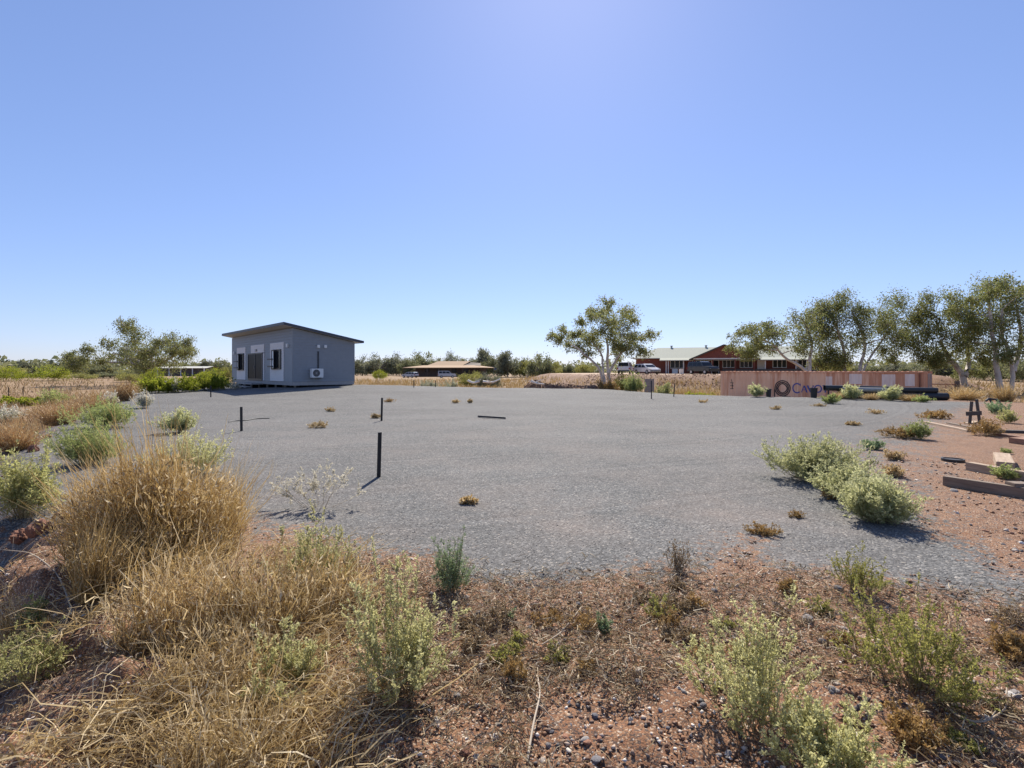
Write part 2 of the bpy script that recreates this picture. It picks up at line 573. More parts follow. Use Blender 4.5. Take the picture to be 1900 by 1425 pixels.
def ground_mat():
    m, N, L, b = new_mat('ground')
    tc = N.new('ShaderNodeTexCoord').outputs['Object']

    def attr(n):
        a = N.new('ShaderNodeAttribute')
        a.attribute_name = n
        return a.outputs['Fac']

    def vor(scale, feature='F1'):
        v = N.new('ShaderNodeTexVoronoi')
        v.feature = feature
        v.inputs['Scale'].default_value = scale
        L.new(tc, v.inputs['Vector'])
        return v
    # crushed blue stone
    v1 = vor(62)
    sep = N.new('ShaderNodeSeparateColor')
    L.new(v1.outputs['Color'], sep.inputs[0])
    cell = ramp(N, L, sep.outputs[0], [(0, (.042, .042, .042)), (.45, (.095, .094, .092)), (.8, (.174, .17, .163)), (.95, (.29, .28, .26)), (1, (.46, .40, .33))])
    v3 = vor(23)
    sep3 = N.new('ShaderNodeSeparateColor')
    L.new(v3.outputs['Color'], sep3.inputs[0])
    cell = mixc(N, L, .35, cell, ramp(N, L, sep3.outputs[1], [(0, (.083, .083, .081)), (1, (.162, .159, .153))]))
    big = noise_n(N, L, tc, .22, 5, .6)
    cell = mixc(N, L, 1.0, cell, ramp(N, L, big, [(.3, .84), (.7, 1.14)]), 'MULTIPLY')
    cell = mixc(N, L, 1.0, cell, ramp(N, L, noise_n(N, L, tc, 24.0, 8, .8), [(.38, .74), (.62, 1.26)]), 'MULTIPLY')
    mpt = N.new('ShaderNodeMapping')
    mpt.inputs['Rotation'].default_value = (0, 0, .5)
    mpt.inputs['Scale'].default_value = (.05, .7, 1)
    L.new(tc, mpt.inputs[0])
    cell = mixc(N, L, 1.0, cell, ramp(N, L, noise_n(N, L, mpt.outputs[0], 1.6, 5, .6), [(.35, .93), (.65, 1.06)]), 'MULTIPLY')
    wv = N.new('ShaderNodeTexWave')
    wv.wave_type = 'RINGS'
    wv.rings_direction = 'Z'
    wv.inputs['Scale'].default_value = .16
    wv.inputs['Distortion'].default_value = 1.5
    wv.inputs['Detail'].default_value = 2
    wv.inputs['Detail Scale'].default_value = .5
    mpw = N.new('ShaderNodeMapping')
    mpw.inputs['Location'].default_value = (12, -44, 0)
    L.new(tc, mpw.inputs[0])
    L.new(mpw.outputs[0], wv.inputs['Vector'])
    cell = mixc(N, L, 1.0, cell, ramp(N, L, wv.outputs['Fac'], [(.0, 1.0), (.86, 1.0), (.95, .86), (1.0, 1.08)]), 'MULTIPLY')
    dust = noise_n(N, L, tc, .55, 6, .65)
    dusta = math_n(N, L, 'MULTIPLY', ramp(N, L, dust, [(.42, 0.0), (.68, 1.0)]), attr('dust'), True)
    grav = mixc(N, L, dusta, cell, (.29, .225, .185))
    # red earth with small stones
    n1 = noise_n(N, L, tc, 2.4, 8, .65)
    earth = ramp(N, L, n1, [(.28, (.12, .052, .026)), (.5, (.20, .094, .048)), (.72, (.285, .15, .08))])
    v2 = vor(125)
    sep2 = N.new('ShaderNodeSeparateColor')
    L.new(v2.outputs['Color'], sep2.inputs[0])
    pebc = ramp(N, L, sep2.outputs[0], [(0, (.045, .04, .038)), (.30, (.105, .075, .06)), (.55, (.215, .11, .06)), (.80, (.34, .20, .11)), (.92, (.44, .33, .23)), (1, (.62, .54, .44))])
    earth = mixc(N, L, 1.0, earth, ramp(N, L, noise_n(N, L, tc, 26.0, 8, .8), [(.36, .62), (.64, 1.36)]), 'MULTIPLY')
    earth = mixc(N, L, ramp(N, L, sep2.outputs[1], [(.30, 0.0), (.42, .85)]), earth, pebc)
    # plain: dry grass thatch over dirt
    n3 = noise_n(N, L, tc, .35, 8, .7)
    n4 = noise_n(N, L, tc, 3.5, 6, .7)
    plain = mixc(N, L, n4, ramp(N, L, n3, [(.3, (.19, .105, .06)), (.5, (.25, .16, .09)), (.7, (.32, .235, .13))]), (.27, .18, .10))
    # where each lies
    edge = noise_n(N, L, tc, 1.7, 7, .7)
    edge2 = noise_n(N, L, tc, 14, 4, .7)
    wob = math_n(N, L, 'ADD', math_n(N, L, 'MULTIPLY', math_n(N, L, 'SUBTRACT', edge, .5), 1.1), math_n(N, L, 'MULTIPLY', math_n(N, L, 'SUBTRACT', edge2, .5), 1.7))
    g = ramp(N, L, math_n(N, L, 'ADD', attr('gravel'), wob), [(.40, 0.0), (.60, 1.0)])
    p = ramp(N, L, math_n(N, L, 'ADD', attr('plain'), math_n(N, L, 'MULTIPLY', math_n(N, L, 'SUBTRACT', edge, .5), .9)), [(.35, 0.0), (.65, 1.0)])
    t = ramp(N, L, math_n(N, L, 'ADD', attr('track'), math_n(N, L, 'MULTIPLY', math_n(N, L, 'SUBTRACT', edge, .5), .6)), [(.4, 0.0), (.6, 1.0)])
    c = mixc(N, L, p, earth, plain)
    c = mixc(N, L, t, c, (.42, .30, .205))
    c = mixc(N, L, g, c, grav)
    L.new(c, b.inputs['Base Color'])
    b.inputs['Roughness'].default_value = .9
    b.inputs['Specular IOR Level'].default_value = .25
    crumb = mixc(N, L, .6, ramp(N, L, v2.outputs['Distance'], [(0, 1.0), (.8, 0.0)]), noise_n(N, L, tc, 40.0, 6, .75))
    hgt = mixc(N, L, g, crumb, ramp(N, L, v1.outputs['Distance'], [(0, 1.0), (.8, 0.0)]))
    bp = N.new('ShaderNodeBump')
    bp.inputs['Strength'].default_value = .55
    bp.inputs['Distance'].default_value = .010
    L.new(hgt, bp.inputs['Height'])
    L.new(bp.outputs[0], b.inputs['Normal'])
    return m


M['ground'] = ground_mat()

# ------------------------------------------------------------------ ground: one sheet out to the horizon
GRAVEL_PX = [(20, 985), (250, 950), (440, 965), (560, 990), (660, 1040), (760, 1030), (880, 1078), (1000, 1088), (1150, 1083), (1290, 1055), (1385, 1000),
             (1440, 1058), (1560, 1075), (1700, 1092), (1900, 1130), (2100, 1160), (2100, 1090), (1900, 1070), (1790, 1010), (1710, 960), (1660, 915), (1640, 868),
             (1655, 838), (1690, 812), (1730, 790), (1760, 770), (1800, 756)]


def flat_hit(px, py):
    d = EYE * F / (py - HY)
    return ((px - 950) / F * d, d)


GRAVEL = [flat_hit(*p) for p in GRAVEL_PX] + [(24, 26), (20, 29), (13.5, 31), (12.5, 34), (10.6, 39), (8.8, 45.5), (2.4, 47.4), (-9, 48), (-16, 52), (-32, 56), (-33, 44),
                                              (-25, 33.2), (-16.2, 18.8), (-10.5, 10.6), (-7.2, 6.9)]


def masks(x, y):
    r = np.hypot(x, y)
    s = sdf(GRAVEL, x, y)
    g = .5 - s / (1.0 + r * .035 + 3.2 * sstep(3.5, 7.5, x) * sstep(3.6, 5.5, y) * (1 - sstep(16, 24, y)))
    ps = sdf(PAD, x, y)
    p = .5 + (ps - 1.2) / 3.0
    hp = sdf(HOUSEPAD, x, y)
    p = np.where(hp < 9, np.minimum(p, (hp - 3.5) / 5), p)
    t = np.where(hp < 0, 1.0, np.where(hp < .8, .6, 0))
    # pale tracks crossing the plain
    t = np.maximum(t, 1.1 * np.exp(-((y - 100 + .35 * (x - 60)) / 3.0) ** 2) * sstep(36, 44, x) * .6)
    g2 = np.exp(-((y - 66 - .05 * x) / 4.0) ** 2) * sstep(-30, -20, x) * (1 - sstep(-12, -6, x))
    g = np.maximum(g, g2)
    for a, b, hh, wd in MOUND:
        q = np.clip((x - a[0]) / (b[0] - a[0]), 0, 1)
        dd = np.hypot(x - a[0] - q * (b[0] - a[0]), y - a[1] - q * (b[1] - a[1]))
        p = np.minimum(p, (dd - wd) / 1.5)
    dust = sstep(4.2, 6.0, y) * (1 - sstep(9, 22, y)) * .16 + .04
    dust = dust + .3 * np.exp(-((x - 1.2) / 2.2) ** 2 - ((y - 5.4) / 1.3) ** 2)
    return np.clip(g, -2, 2), np.clip(p, -2, 2), np.clip(t, 0, 1.2), np.clip(dust, 0, 1)


def build_ground():
    ang = np.concatenate([np.arange(-52, 52, .3), np.arange(52, 308, 4.0)])
    a = np.radians(ang)
    rr = np.concatenate([[0.15], np.geomspace(.6, 7000, 640)])
    A, RR = np.meshgrid(a, rr)
    X, Y = RR * np.sin(A), RR * np.cos(A)
    Z = H(X.ravel(), Y.ravel()).reshape(X.shape)
    fine = (1 - sstep(6, 12, RR)) * (fbm(X.ravel() * 9, Y.ravel() * 9, 81, 4).reshape(X.shape) - .5)
    g, p, t, du = [v.reshape(X.shape) for v in masks(X.ravel(), Y.ravel())]
    Z = Z + fine * np.where(g > .6, .004, .05)
    V = np.stack([X, Y, Z], -1)
    nR, nA = X.shape
    idx = np.arange(nR * nA).reshape(nR, nA)
    nx = np.roll(idx, -1, 1)
    q = np.stack([idx[:-1], idx[1:], nx[1:], nx[:-1]], -1).reshape(-1, 4)
    me = mesh_np('ground', V.reshape(-1, 3), [q[:, ::-1]], {'gravel': g.ravel(), 'plain': p.ravel(), 'track': t.ravel(), 'dust': du.ravel()}, True)
    # normals up
    o = link('ground', me, M['ground'])
    if me.polygons[len(me.polygons) // 3].normal.z < 0:
        me.flip_normals()
    tag(o, 'grey crushed-stone pad on red earth with dry grass plain around it', kind='structure')
    return o


ground = build_ground()
# ------------------------------------------------------------------ grey cabin
FACX = 36.0
CAB = np.array([(543 - 950) / F * FACX, FACX])
TH = R(46.8)
UX, UY = math.cos(TH), -math.sin(TH)          # along the long front, to the right


def fx(px):                                   # position along the long front (negative to the left of the corner)
    k = (px - 950) / F
    return (CAB[1] * k - CAB[0]) / (UX - UY * k)


def fz(px, py):
    return EYE + (HY - py) * (CAB[1] + UY * fx(px)) / F


def gy(px):                                   # position along the short side
    k = (px - 950) / F
    return (CAB[1] * k - CAB[0]) / (-UY - UX * k)


def gz(px, py):
    return EYE + (HY - py) * (CAB[1] + UX * gy(px)) / F


M['cab_wall'] = solid('grey_cladding', (.25, .262, .275), .5, var=.07, scale=3)
M['cab_panel'] = solid('pale_panel', (.72, .69, .66), .6, var=.06, scale=4)
M['cab_roof'] = solid('dark_roof_trim', (.05, .058, .075), .45, var=.1)
M['soffit'] = solid('soffit', (.55, .52, .47), .7, var=.08)
M['dark_frame'] = solid('dark_frame', (.025, .028, .035), .4, var=.1)
M['white_metal'] = solid('white_enamel', (.72, .72, .70), .45, var=.06)
M['beam'] = solid('grey_beam', (.36, .34, .32), .75, var=.15, scale=5, bump=.2)
M['steel_post'] = solid('galvanised', (.30, .30, .31), .45, .6, var=.15)
M['grille'] = solid('black_grille', (.04, .04, .045), .5)


def glass_mat(name, col=(.02, .025, .03), rough=.08):
    m, N, L, b = new_mat(name)
    b.inputs['Base Color'].default_value = (*col, 1)
    b.inputs['Roughness'].default_value = rough
    b.inputs['Specular IOR Level'].default_value = .3
    return m


M['glass'] = glass_mat('dark_glass', (.012, .014, .018), .2)
M['pale_glass'] = glass_mat('pale_glass', (.72, .78, .84), .25)
M['tint_glass'] = glass_mat('tinted_glass', (.010, .012, .016), .4)
M['tint_glass'].node_tree.nodes['Principled BSDF'].inputs['Specular IOR Level'].default_value = .08

FL, LX, LY = .83, -14.8, 4.6                   # floor height, front length, depth
ZT0, ZT1 = 4.62, 3.78                          # wall tops at the front and at the back
cab = thing('cabin', 'grey transportable cabin with skillion roof standing on the gravel pad', 'cabin', (CAB[0], CAB[1], 0), -TH)


def clad(mb, a, b, out, z0, zta, ztb, pitch=.2):
    """Lapped boards from a to b (plan points), outward normal out, tops sloping from zta to ztb."""
    a, b, out = Vector((*a, 0)), Vector((*b, 0)), Vector((*out, 0))
    zmax = max(zta, ztb)
    z = z0
    while z < zmax - .01:
        z2 = min(z + pitch, zmax)
        # extent of this course under the sloping top
        t0, t1 = 0.0, 1.0
        if abs(zta - ztb) > 1e-6 and z2 > min(zta, ztb):
            tt = (z2 - zta) / (ztb - zta)
            if zta > ztb:
                t1 = max(0.02, min(1, tt))
            else:
                t0 = min(.98, max(0, tt))
        p, q = a.lerp(b, t0), a.lerp(b, t1)
        o1, o2 = out * .036, out * .003
        mb.add([p + o1 + Vector((0, 0, z)), q + o1 + Vector((0, 0, z)), q + o2 + Vector((0, 0, z2)), p + o2 + Vector((0, 0, z2)),
                p + Vector((0, 0, z)), q + Vector((0, 0, z))], [(0, 1, 2, 3), (0, 4, 5, 1)])
        z = z2
    return mb


core = MB()
core.prism([(0, FL), (LY, FL), (LY, ZT1), (0, ZT0)], 'x', LX, 0)
core.build('wall_core', M['cab_wall'], cab)
mb = MB()
clad(mb, (LX, -.002), (0, -.002), (0, -1), FL, ZT0, ZT0)
mb.build('wall', M['cab_wall'], cab)
mb = MB()
clad(mb, (.002, 0), (.002, LY), (1, 0), FL, ZT0, ZT1)
mb.build('wall', M['cab_wall'], cab)
for q in ((-.05, .03, -.03, .05, ZT0), (LX - .03, LX + .05, -.03, .05, ZT0), (-.05, .03, LY - .05, LY + .03, ZT1)):
    MB().box(q[0], q[1], q[2], q[3], FL - .02, q[4] - .05).build('corner_trim', M['cab_wall'], cab)
# roof slab with fascia and soffit
RY0, RY1, RX0, RX1 = -.72, LY + .5, LX - .5, .36
sl = (ZT1 - ZT0) / LY


def rz(y):
    return ZT0 + sl * y


rf = MB()
rf.prism([(RY0, rz(RY0) + .14), (RY1, rz(RY1) + .14), (RY1, rz(RY1) + .20), (RY0, rz(RY0) + .20)], 'x', RX0, RX1)
roof = rf.build('roof', M['cab_roof'], cab)
MB().prism([(RY0 + .03, rz(RY0) + .05), (RY1 - .03, rz(RY1) + .05), (RY1 - .03, rz(RY1) + .138), (RY0 + .03, rz(RY0) + .138)], 'x', RX0 + .03, RX1 - .03).build('soffit', M['soffit'], roof)
fa = MB()
fa.box(RX0 - .02, RX1 + .02, RY0 - .025, RY0, rz(RY0) + .03, rz(RY0) + .22)
fa.box(RX0 - .02, RX1 + .02, RY1, RY1 + .12, rz(RY1) + .04, rz(RY1) + .21)
for x in (RX0 - .022, RX1):
    fa.prism([(RY0, rz(RY0) + .03), (RY1, rz(RY1) + .03), (RY1, rz(RY1) + .215), (RY0, rz(RY0) + .215)], 'x', x, x + .022)
fa.build('fascia', M['cab_roof'], roof)
# floor frame and stumps
MB().box(LX + .02, -.02, .02, LY - .02, FL - .24, FL - .003).build('floor_frame', M['beam'], cab)
MB().box(LX + .0, .0, -.02, .012, FL - .27, FL - .02).box(-.012, .02, .0, LY, FL - .27, FL - .02).build('bearer', M['beam'], cab)
c_, s_ = math.cos(-TH), math.sin(-TH)
st_me = None
for i in range(8):
    for y in (.35, LY - .3):
        x = LX + .5 + i * (-LX - 1.0) / 7
        gx, gyy = CAB[0] + c_ * x - s_ * y, CAB[1] + s_ * x + c_ * y
        g = Hs(gx, gyy)
        MB().box(x - .06, x + .06, y - .06, y + .06, min(g - .15, FL - .4), FL - .26).build('stump', M['beam'], cab)


MB().box(LX + .1, -.1, LY - .12, LY - .08, -.6, FL - .25).build('rear_shade_sheet', M['dark_frame'], cab)  # dark sheets added at rear and end, standing for the shade under the floor
MB().box(LX + .06, LX + .1, .3, LY - .1, -.6, FL - .25).build('end_shade_sheet', M['dark_frame'], cab)


def panel(px0, px1, py_top, py_bot, name='panel'):
    x0, x1 = fx(px0), fx(px1)
    z1, z0 = fz((px0 + px1) / 2, py_top), fz((px0 + px1) / 2, py_bot)
    p = MB()
    z = max(z0, FL + .01)
    while z < z1 - .01:
        z2 = min(z + .17, z1)
        p.add([(x0, -.062, z), (x1, -.062, z), (x1, -.044, z2), (x0, -.044, z2), (x0, -.03, z), (x1, -.03, z)], [(0, 1, 2, 3), (0, 4, 5, 1)])
        z = z2
    p.add([(x0, -.044, z1), (x1, -.044, z1), (x1, -.002, z1), (x0, -.002, z1)], [(0, 1, 2, 3)])
    for xe in (x0, x1):
        p.add([(xe, -.05, max(z0, FL + .01)), (xe, -.05, z1), (xe, -.002, z1), (xe, -.002, max(z0, FL + .01))], [(0, 1, 2, 3)])
    return p.build(name, M['cab_panel'], cab), x0, x1, z0, z1


def window(px0, px1, py0, py1, pan):
    x0, x1 = fx(px0), fx(px1)
    pm = (px0 + px1) / 2
    z1, z0 = fz(pm, py0), fz(pm, py1)
    w = MB().box(x0, x1, -.085, -.045, z0, z1).build('window', M['glass'], cab)
    fr = MB()
    for a in ((x0 - .05, x0 + .03, z0 - .05, z1 + .05), (x1 - .03, x1 + .05, z0 - .05, z1 + .05), (x0 + .03, x1 - .03, z0 - .05, z0 + .03),
              (x0 + .03, x1 - .03, z1 - .03, z1 + .05), ((x0 + x1) / 2 - .03, (x0 + x1) / 2 + .03, z0 + .03, z1 - .03)):
        fr.box(a[0], a[1], -.13, -.03, a[2], a[3])
    fr.build('frame', M['dark_frame'], w)
    # sash swung out on its left edge, with its two stays
    L = (x1 - x0) * .40
    ca, sa = math.cos(R(7)), math.sin(R(7))
    s2 = MB()
    hx = x0 + .16

    def sp(t, z):
        return (hx - 0 + L * t * ca, -.15 - L * t * sa, z)
    for t0, t1, za, zb in ((0, 0, z0, z1), (1, 1, z0, z1), (0, 1, z0, z0), (0, 1, z1, z1)):
        s2.bar(sp(t0, za), sp(t1, zb), .06, .06, up=(0, 1, 0.01))
    sash = s2.build('sash', M['dark_frame'], w)
    MB().add([sp(.04, z0 + .04), sp(.96, z0 + .04), sp(.96, z1 - .04), sp(.04, z1 - .04)], [(0, 1, 2, 3)]).build('pane', M['pale_glass'], w)
    hh = z1 - z0
    for q in (.12, .52):
        MB().bar((hx - .45, -.30, z0 + hh * q), (hx + L * .5, -.24, z0 + hh * q), .08, .09).build('stay', M['dark_frame'], w)
    return w


panel(440.6, 456.6, 645, 705)
panel(466.7, 491, 640, 655)
panel(488.8, 491.2, 655.5, 706)
panel(502.4, 527.6, 636, 707.5)
window(442.5, 454, 657, 686, None)
window(506.5, 523, 650, 684, None)
x0, x1 = fx(462.5), fx(488.4)
z1 = fz(476, 656)
door = MB().box(x0, x1, -.085, -.02, FL + .03, z1).build('door', M['tint_glass'], cab)
d2 = MB()
for t in (0, .5, 1):
    xx = x0 + (x1 - x0) * t
    d2.box(xx - .05, xx + .05, -.115, -.015, FL + .01, z1 + .05)
d2.box(x0 + .05, x1 - .05, -.112, -.015, z1 - .06, z1 + .045)
d2.box(x0 + .05, x1 - .05, -.112, -.015, FL + .01, FL + .14)
d2.build('frame', M['dark_frame'], door)
MB().box((x0 + x1) / 2 - .10, (x0 + x1) / 2 - .07, -.15, -.112, FL + .95, FL + 1.2).build('handle', M['steel_post'], door)
MB().box(x0 - .1, x1 + .1, -.9, -.03, FL - .30, FL - .20).box(x0 + .1, x1 - .1, -1.25, -.9, FL - .52, FL - .44).build('doorstep', M['beam'], cab)
# fittings
for px, py, w_ in ((535, 641, .28), (436, 655, .22)):
    x = fx(px)
    z = fz(px, py)
    l_ = MB().box(x - w_ / 2, x + w_ / 2, -.14, -.02, z - .13, z + .13).build('wall_light', M['white_metal'], cab, bevel=.02)
x = fx(477)
MB().box(x - .2, x + .2, -.12, -.03, fz(477, 650) - .1, fz(477, 650) + .1).build('door_light', M['steel_post'], cab, bevel=.02)
for px in (590, 603):
    y = gy(px)
    z = gz(px, 643)
    MB().box(.02, .15, y - .1, y + .1, z - .11, z + .11).build('vent_cowl', M['white_metal'], cab, bevel=.02)
y0, y1 = gy(573.6), gy(595.5)
za, zb = gz(584, 700.5), gz(584, 684)
ac = MB().box(.12, .46, y0, y1, za, zb).build('air_conditioner', M['white_metal'], cab, bevel=.015)
yc, zc, rr = y0 + (y1 - y0) * .40, (za + zb) / 2, (zb - za) * .40
MB().cyl((.455, yc, zc), (.468, yc, zc), rr, 24).build('fan_grille', M['grille'], ac)
g_ = MB()
for k in range(6):
    a = k * math.pi / 6
    g_.bar((.476, yc - math.cos(a) * rr, zc - math.sin(a) * rr), (.476, yc + math.cos(a) * rr, zc + math.sin(a) * rr), .012, .012, up=(1, 0, 0))
g_.cyl((.47, yc, zc), (.482, yc, zc), rr * .25, 12)
g_.build('fan_guard', M['steel_post'], ac)
MB().bar((.02, y0 + .12, za - .03), (.48, y0 + .12, za - .03), .05, .05).bar((.02, y1 - .12, za - .03), (.48, y1 - .12, za - .03), .05, .05).build('bracket', M['steel_post'], ac)
yq = gy(590)
MB().box(.02, .075, yq - .05, yq + .05, zb - .05, gz(590, 652)).build('conduit', M['dark_frame'], cab)
MB().add([(-.9, LY + .02, 2.25), (-2.2, LY + .02, 2.25), (-2.2, LY + .55, 1.7), (-.9, LY + .55, 1.7), (-.9, LY + .02, 1.7), (-2.2, LY + .02, 1.7)],
         [(0, 1, 2, 3), (0, 3, 4), (1, 5, 2), (3, 2, 5, 4), (0, 4, 5, 1)]).build('window_hood', M['cab_roof'], cab)

# ------------------------------------------------------------------ dark strip laid as the shadow of a slight ridge in the gravel
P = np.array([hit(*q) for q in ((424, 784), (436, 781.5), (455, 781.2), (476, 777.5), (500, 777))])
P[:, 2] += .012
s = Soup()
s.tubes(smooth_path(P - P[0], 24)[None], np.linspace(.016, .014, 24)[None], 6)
o = s.build('shadow_line', solid('shadow_black', (.02, .02, .02), .6), None, True)
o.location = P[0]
tag(o, 'thin dark strip laid as the shadow of a slight ridge in the gravel behind the left picket', 'shadow_line')
# ------------------------------------------------------------------ star pickets
M['picket'] = solid('black_picket', (.018, .018, .02), .55, .2, var=.3, scale=30)


def picket_mesh(h):
    mb = MB()
    t, w = .009, .034
    for k in range(3):
        a = math.pi / 2 + k * 2 * math.pi / 3
        c, s = math.cos(a), math.sin(a)
        P = [(-s * t, c * t), (c * w - s * t * .6, s * w + c * t * .6), (c * w + s * t * .6, s * w - c * t * .6), (s * t, -c * t)]
        V = [(x, y, z) for z in (-.12, h) for x, y in P]
        mb.add(V, [(0, 1, 2, 3), (4, 7, 6, 5), (0, 4, 5, 1), (1, 5, 6, 2), (2, 6, 7, 3), (3, 7, 4, 0)])
    return mb


PK = [(702, 885, 802, 'nearest black star picket, driven upright into the open gravel'),
      (448, 800, 755, 'black star picket standing in front of the thin dark shadow strip at left'),
      (708, 781, 738, 'black star picket with a small straw tuft at its foot in mid pad'),
      (391, 737, 716, 'small black picket in front of the bright green hedge by the cabin'),
      (723, 714, 704, 'thin far picket nearest the cabin on the back edge of the pad'),
      (768, 719, 705, 'far picket, middle one of three along the back edge of the pad'),
      (808, 718, 706, 'far picket, right one of three along the back edge of the pad'),
      (1209, 740, 706, 'tall black picket in front of the grey board panel'),
      (1250, 736, 713, 'leaning black picket right of the grey board panel'),
      (1537, 747, 722, 'black picket in front of the black pipes near the container')]
for i, (px, pb, pt, lab) in enumerate(PK):
    p = hit(px, pb)
    h = (pb - pt) * p[1] / F
    o = picket_mesh(h).build('star_picket', M['picket'])
    o.location = p
    r2 = random.Random(i)
    o.rotation_euler = (r2.uniform(-.03, .03), r2.uniform(-.03, .03) + (.07 if px == 1250 else 0), r2.uniform(0, 2))
    tag(o, lab, 'picket', 'star pickets on the pad')
a, b = hit(892, 775), hit(938, 778)
o = picket_mesh(float(np.linalg.norm(b - a))).build('star_picket', M['picket'])
o.location = (a[0], a[1], a[2] + .035)
dv = Vector(b - a)
o.rotation_euler = dv.to_track_quat('Z', 'Y').to_euler()
tag(o, 'black star picket lying flat on the gravel', 'picket', 'star pickets on the pad')
for i, (px, pb, pt) in enumerate(((16, 737, 717), (43, 736, 716))):
    p = at(px, 42 + i)
    o = picket_mesh((pb - pt) * p[1] / F + .2).build('fence_picket', M['picket'])
    o.location = p
    tag(o, ('leftmost' if i == 0 else 'second') + ' fence picket in the grass at the left edge of the photo', 'picket', 'fence pickets on the left plain')

# ------------------------------------------------------------------ shipping container
def rust_mat():
    m, N, L, b = new_mat('faded_red_container')
    tc = N.new('ShaderNodeTexCoord').outputs['Object']
    mp = N.new('ShaderNodeMapping')
    mp.inputs['Scale'].default_value = (3.2, 3.2, .22)
    L.new(tc, mp.inputs[0])
    st = noise_n(N, L, mp.outputs[0], 1.0, 7, .7)
    sp_ = N.new('ShaderNodeSeparateXYZ')
    L.new(tc, sp_.inputs[0])
    base = ramp(N, L, noise_n(N, L, tc, .8, 6, .6), [(.3, (.84, .49, .30)), (.7, (.92, .61, .41))])
    more = ramp(N, L, math_n(N, L, 'MULTIPLY', sp_.outputs[0], 1 / 12.2), [(.3, 0.0), (.85, .16)])
    f = ramp(N, L, math_n(N, L, 'ADD', st, more), [(.50, 0.0), (.66, .9)])
    c = mixc(N, L, f, base, (.58, .26, .14))
    top = ramp(N, L, math_n(N, L, 'ADD', math_n(N, L, 'MULTIPLY', sp_.outputs[2], 1 / 2.6), math_n(N, L, 'MULTIPLY', math_n(N, L, 'SUBTRACT', st, .5), .35)), [(.90, 0.0), (1.0, .85)])
    c = mixc(N, L, top, c, (.60, .28, .15))
    L.new(c, b.inputs['Base Color'])
    b.inputs['Roughness'].default_value = .75
    return m


M['rust'] = rust_mat()
M['patch'] = solid('pale_patch_paint', (.86, .70, .60), .7, var=.14, scale=3, dirt=(.62, .36, .24), stretch=(2.5, 2.5, .3))
M['blue_paint'] = solid('blue_paint', (.07, .09, .30), .6, var=.1)
M['black_paint'] = solid('black_paint', (.025, .018, .02), .6, var=.2)
CPH = R(45)                                    # the container stands askew: its right end is the nearer one
CL = 12.19
C1 = (CL * math.cos(CPH) + (1720 - 950) / F * CL * math.sin(CPH)) / ((1720 - 1337) / F)
CA = np.array([(1337 - 950) / F * C1, C1])
ang = -CPH
CZ = EYE - 2.59 - .02
con = thing('shipping_container', 'long faded red rusty shipping container beyond the pad edge', 'container', (CA[0], CA[1], CZ), ang)


def corr(x):
    """Depth of the corrugated side at x (0 outermost)."""
    p = (x % .278) / .278
    if p < .25: return 0.0
    if p < .5: return .036 * (p - .25) / .25
    if p < .75: return .036
    return .036 * (1 - (p - .75) / .25)


def corr_wall(x0, x1, z0, z1, off=0.0, flip=1):
    xs = sorted(set([x0, x1] + [k * .0695 for k in range(int(x0 / .0695), int(x1 / .0695) + 2) if x0 < k * .0695 < x1]))
    mb = MB()
    V = []
    for x in xs:
        V += [(x, .03 + corr(x) - off, z0), (x, .03 + corr(x) - off, z1)]
    return mb.add(V, [(2 * i, 2 * i + 2, 2 * i + 3, 2 * i + 1) for i in range(len(xs) - 1)])


corr_wall(.16, CL - .16, .16, 2.47).build('side_wall', M['rust'], con)
bk = corr_wall(.16, CL - .16, .16, 2.47)
bk.V = [(x, 2.44 - y, z) for x, y, z in bk.V]
bk.build('side_wall', M['rust'], con)
MB().box(.03, .06, .16, 2.28, .16, 2.47).build('end_wall', M['rust'], con)
MB().box(CL - .06, CL - .03, .16, 1.21, .16, 2.47).box(CL - .06, CL - .03, 1.23, 2.28, .16, 2.47).build('door', M['rust'], con)
MB().box(.16, CL - .16, .10, 2.34, 2.50, 2.56).build('roof', M['rust'], con)
# little scalloped edge of the roof sheets
sc_ = MB()
k = 0
x = .2
while x < CL - .35:
    sc_.prism([(x, 2.555), (x + .20, 2.555), (x + .16, 2.585), (x + .04, 2.585)], 'y', .11, 2.33)
    x += .278
sc_.build('roof_rib', M['rust'], con)
for y0 in (0.0, 2.34):
    MB().box(.16, CL - .16, y0, y0 + .10, 2.47, 2.56).build('top_rail', M['rust'], con)
    MB().box(.16, CL - .16, y0, y0 + .10, 0.0, .16).build('bottom_rail', M['rust'], con)
    for x0 in (0.0, CL - .16):
        MB().box(x0, x0 + .16, y0, y0 + (.1 if y0 == 0 else .1), .12, 2.47).build('corner_post', M['rust'], con)
        for z0 in (0.0, 2.47):
            MB().box(x0 - .005, x0 + .165, y0 - .012 if y0 == 0 else y0 - .06, y0 + .16 if y0 == 0 else y0 + .112, z0 - .005, z0 + .12).build('corner_casting', M['rust'], con)
for y in (.5, .95, 1.5, 1.95):
    MB().cyl((CL + .0, y, .2), (CL + .0, y, 2.45), .02, 8).build('locking_bar', M['steel_post'], con)
MB().box(CL - .36, CL - .31, -.02, .02, .5, 2.47).build('side_bar', solid('dark_rust', (.20, .07, .04), .8, var=.3), con)


def cx(px):
    k = (px - 950) / F
    return (k * C1 - CA[0]) / (math.cos(CPH) + k * math.sin(CPH))


def zc_(px, py):
    return 2.59 - (py - HY) * (C1 - cx(px) * math.sin(CPH)) / F


for pa, pb, ya, yb in ((1532, 1544, 698, 716), (1575, 1599, 691, 712), (1636, 1661, 694, 716), (1679, 1697, 690, 716)):
    pm = (pa + pb) / 2
    corr_wall(cx(pa), cx(pb), max(.2, zc_(pm, yb)), min(2.42, zc_(pm, ya)), off=.004).build('paint_patch', M['patch'], con)


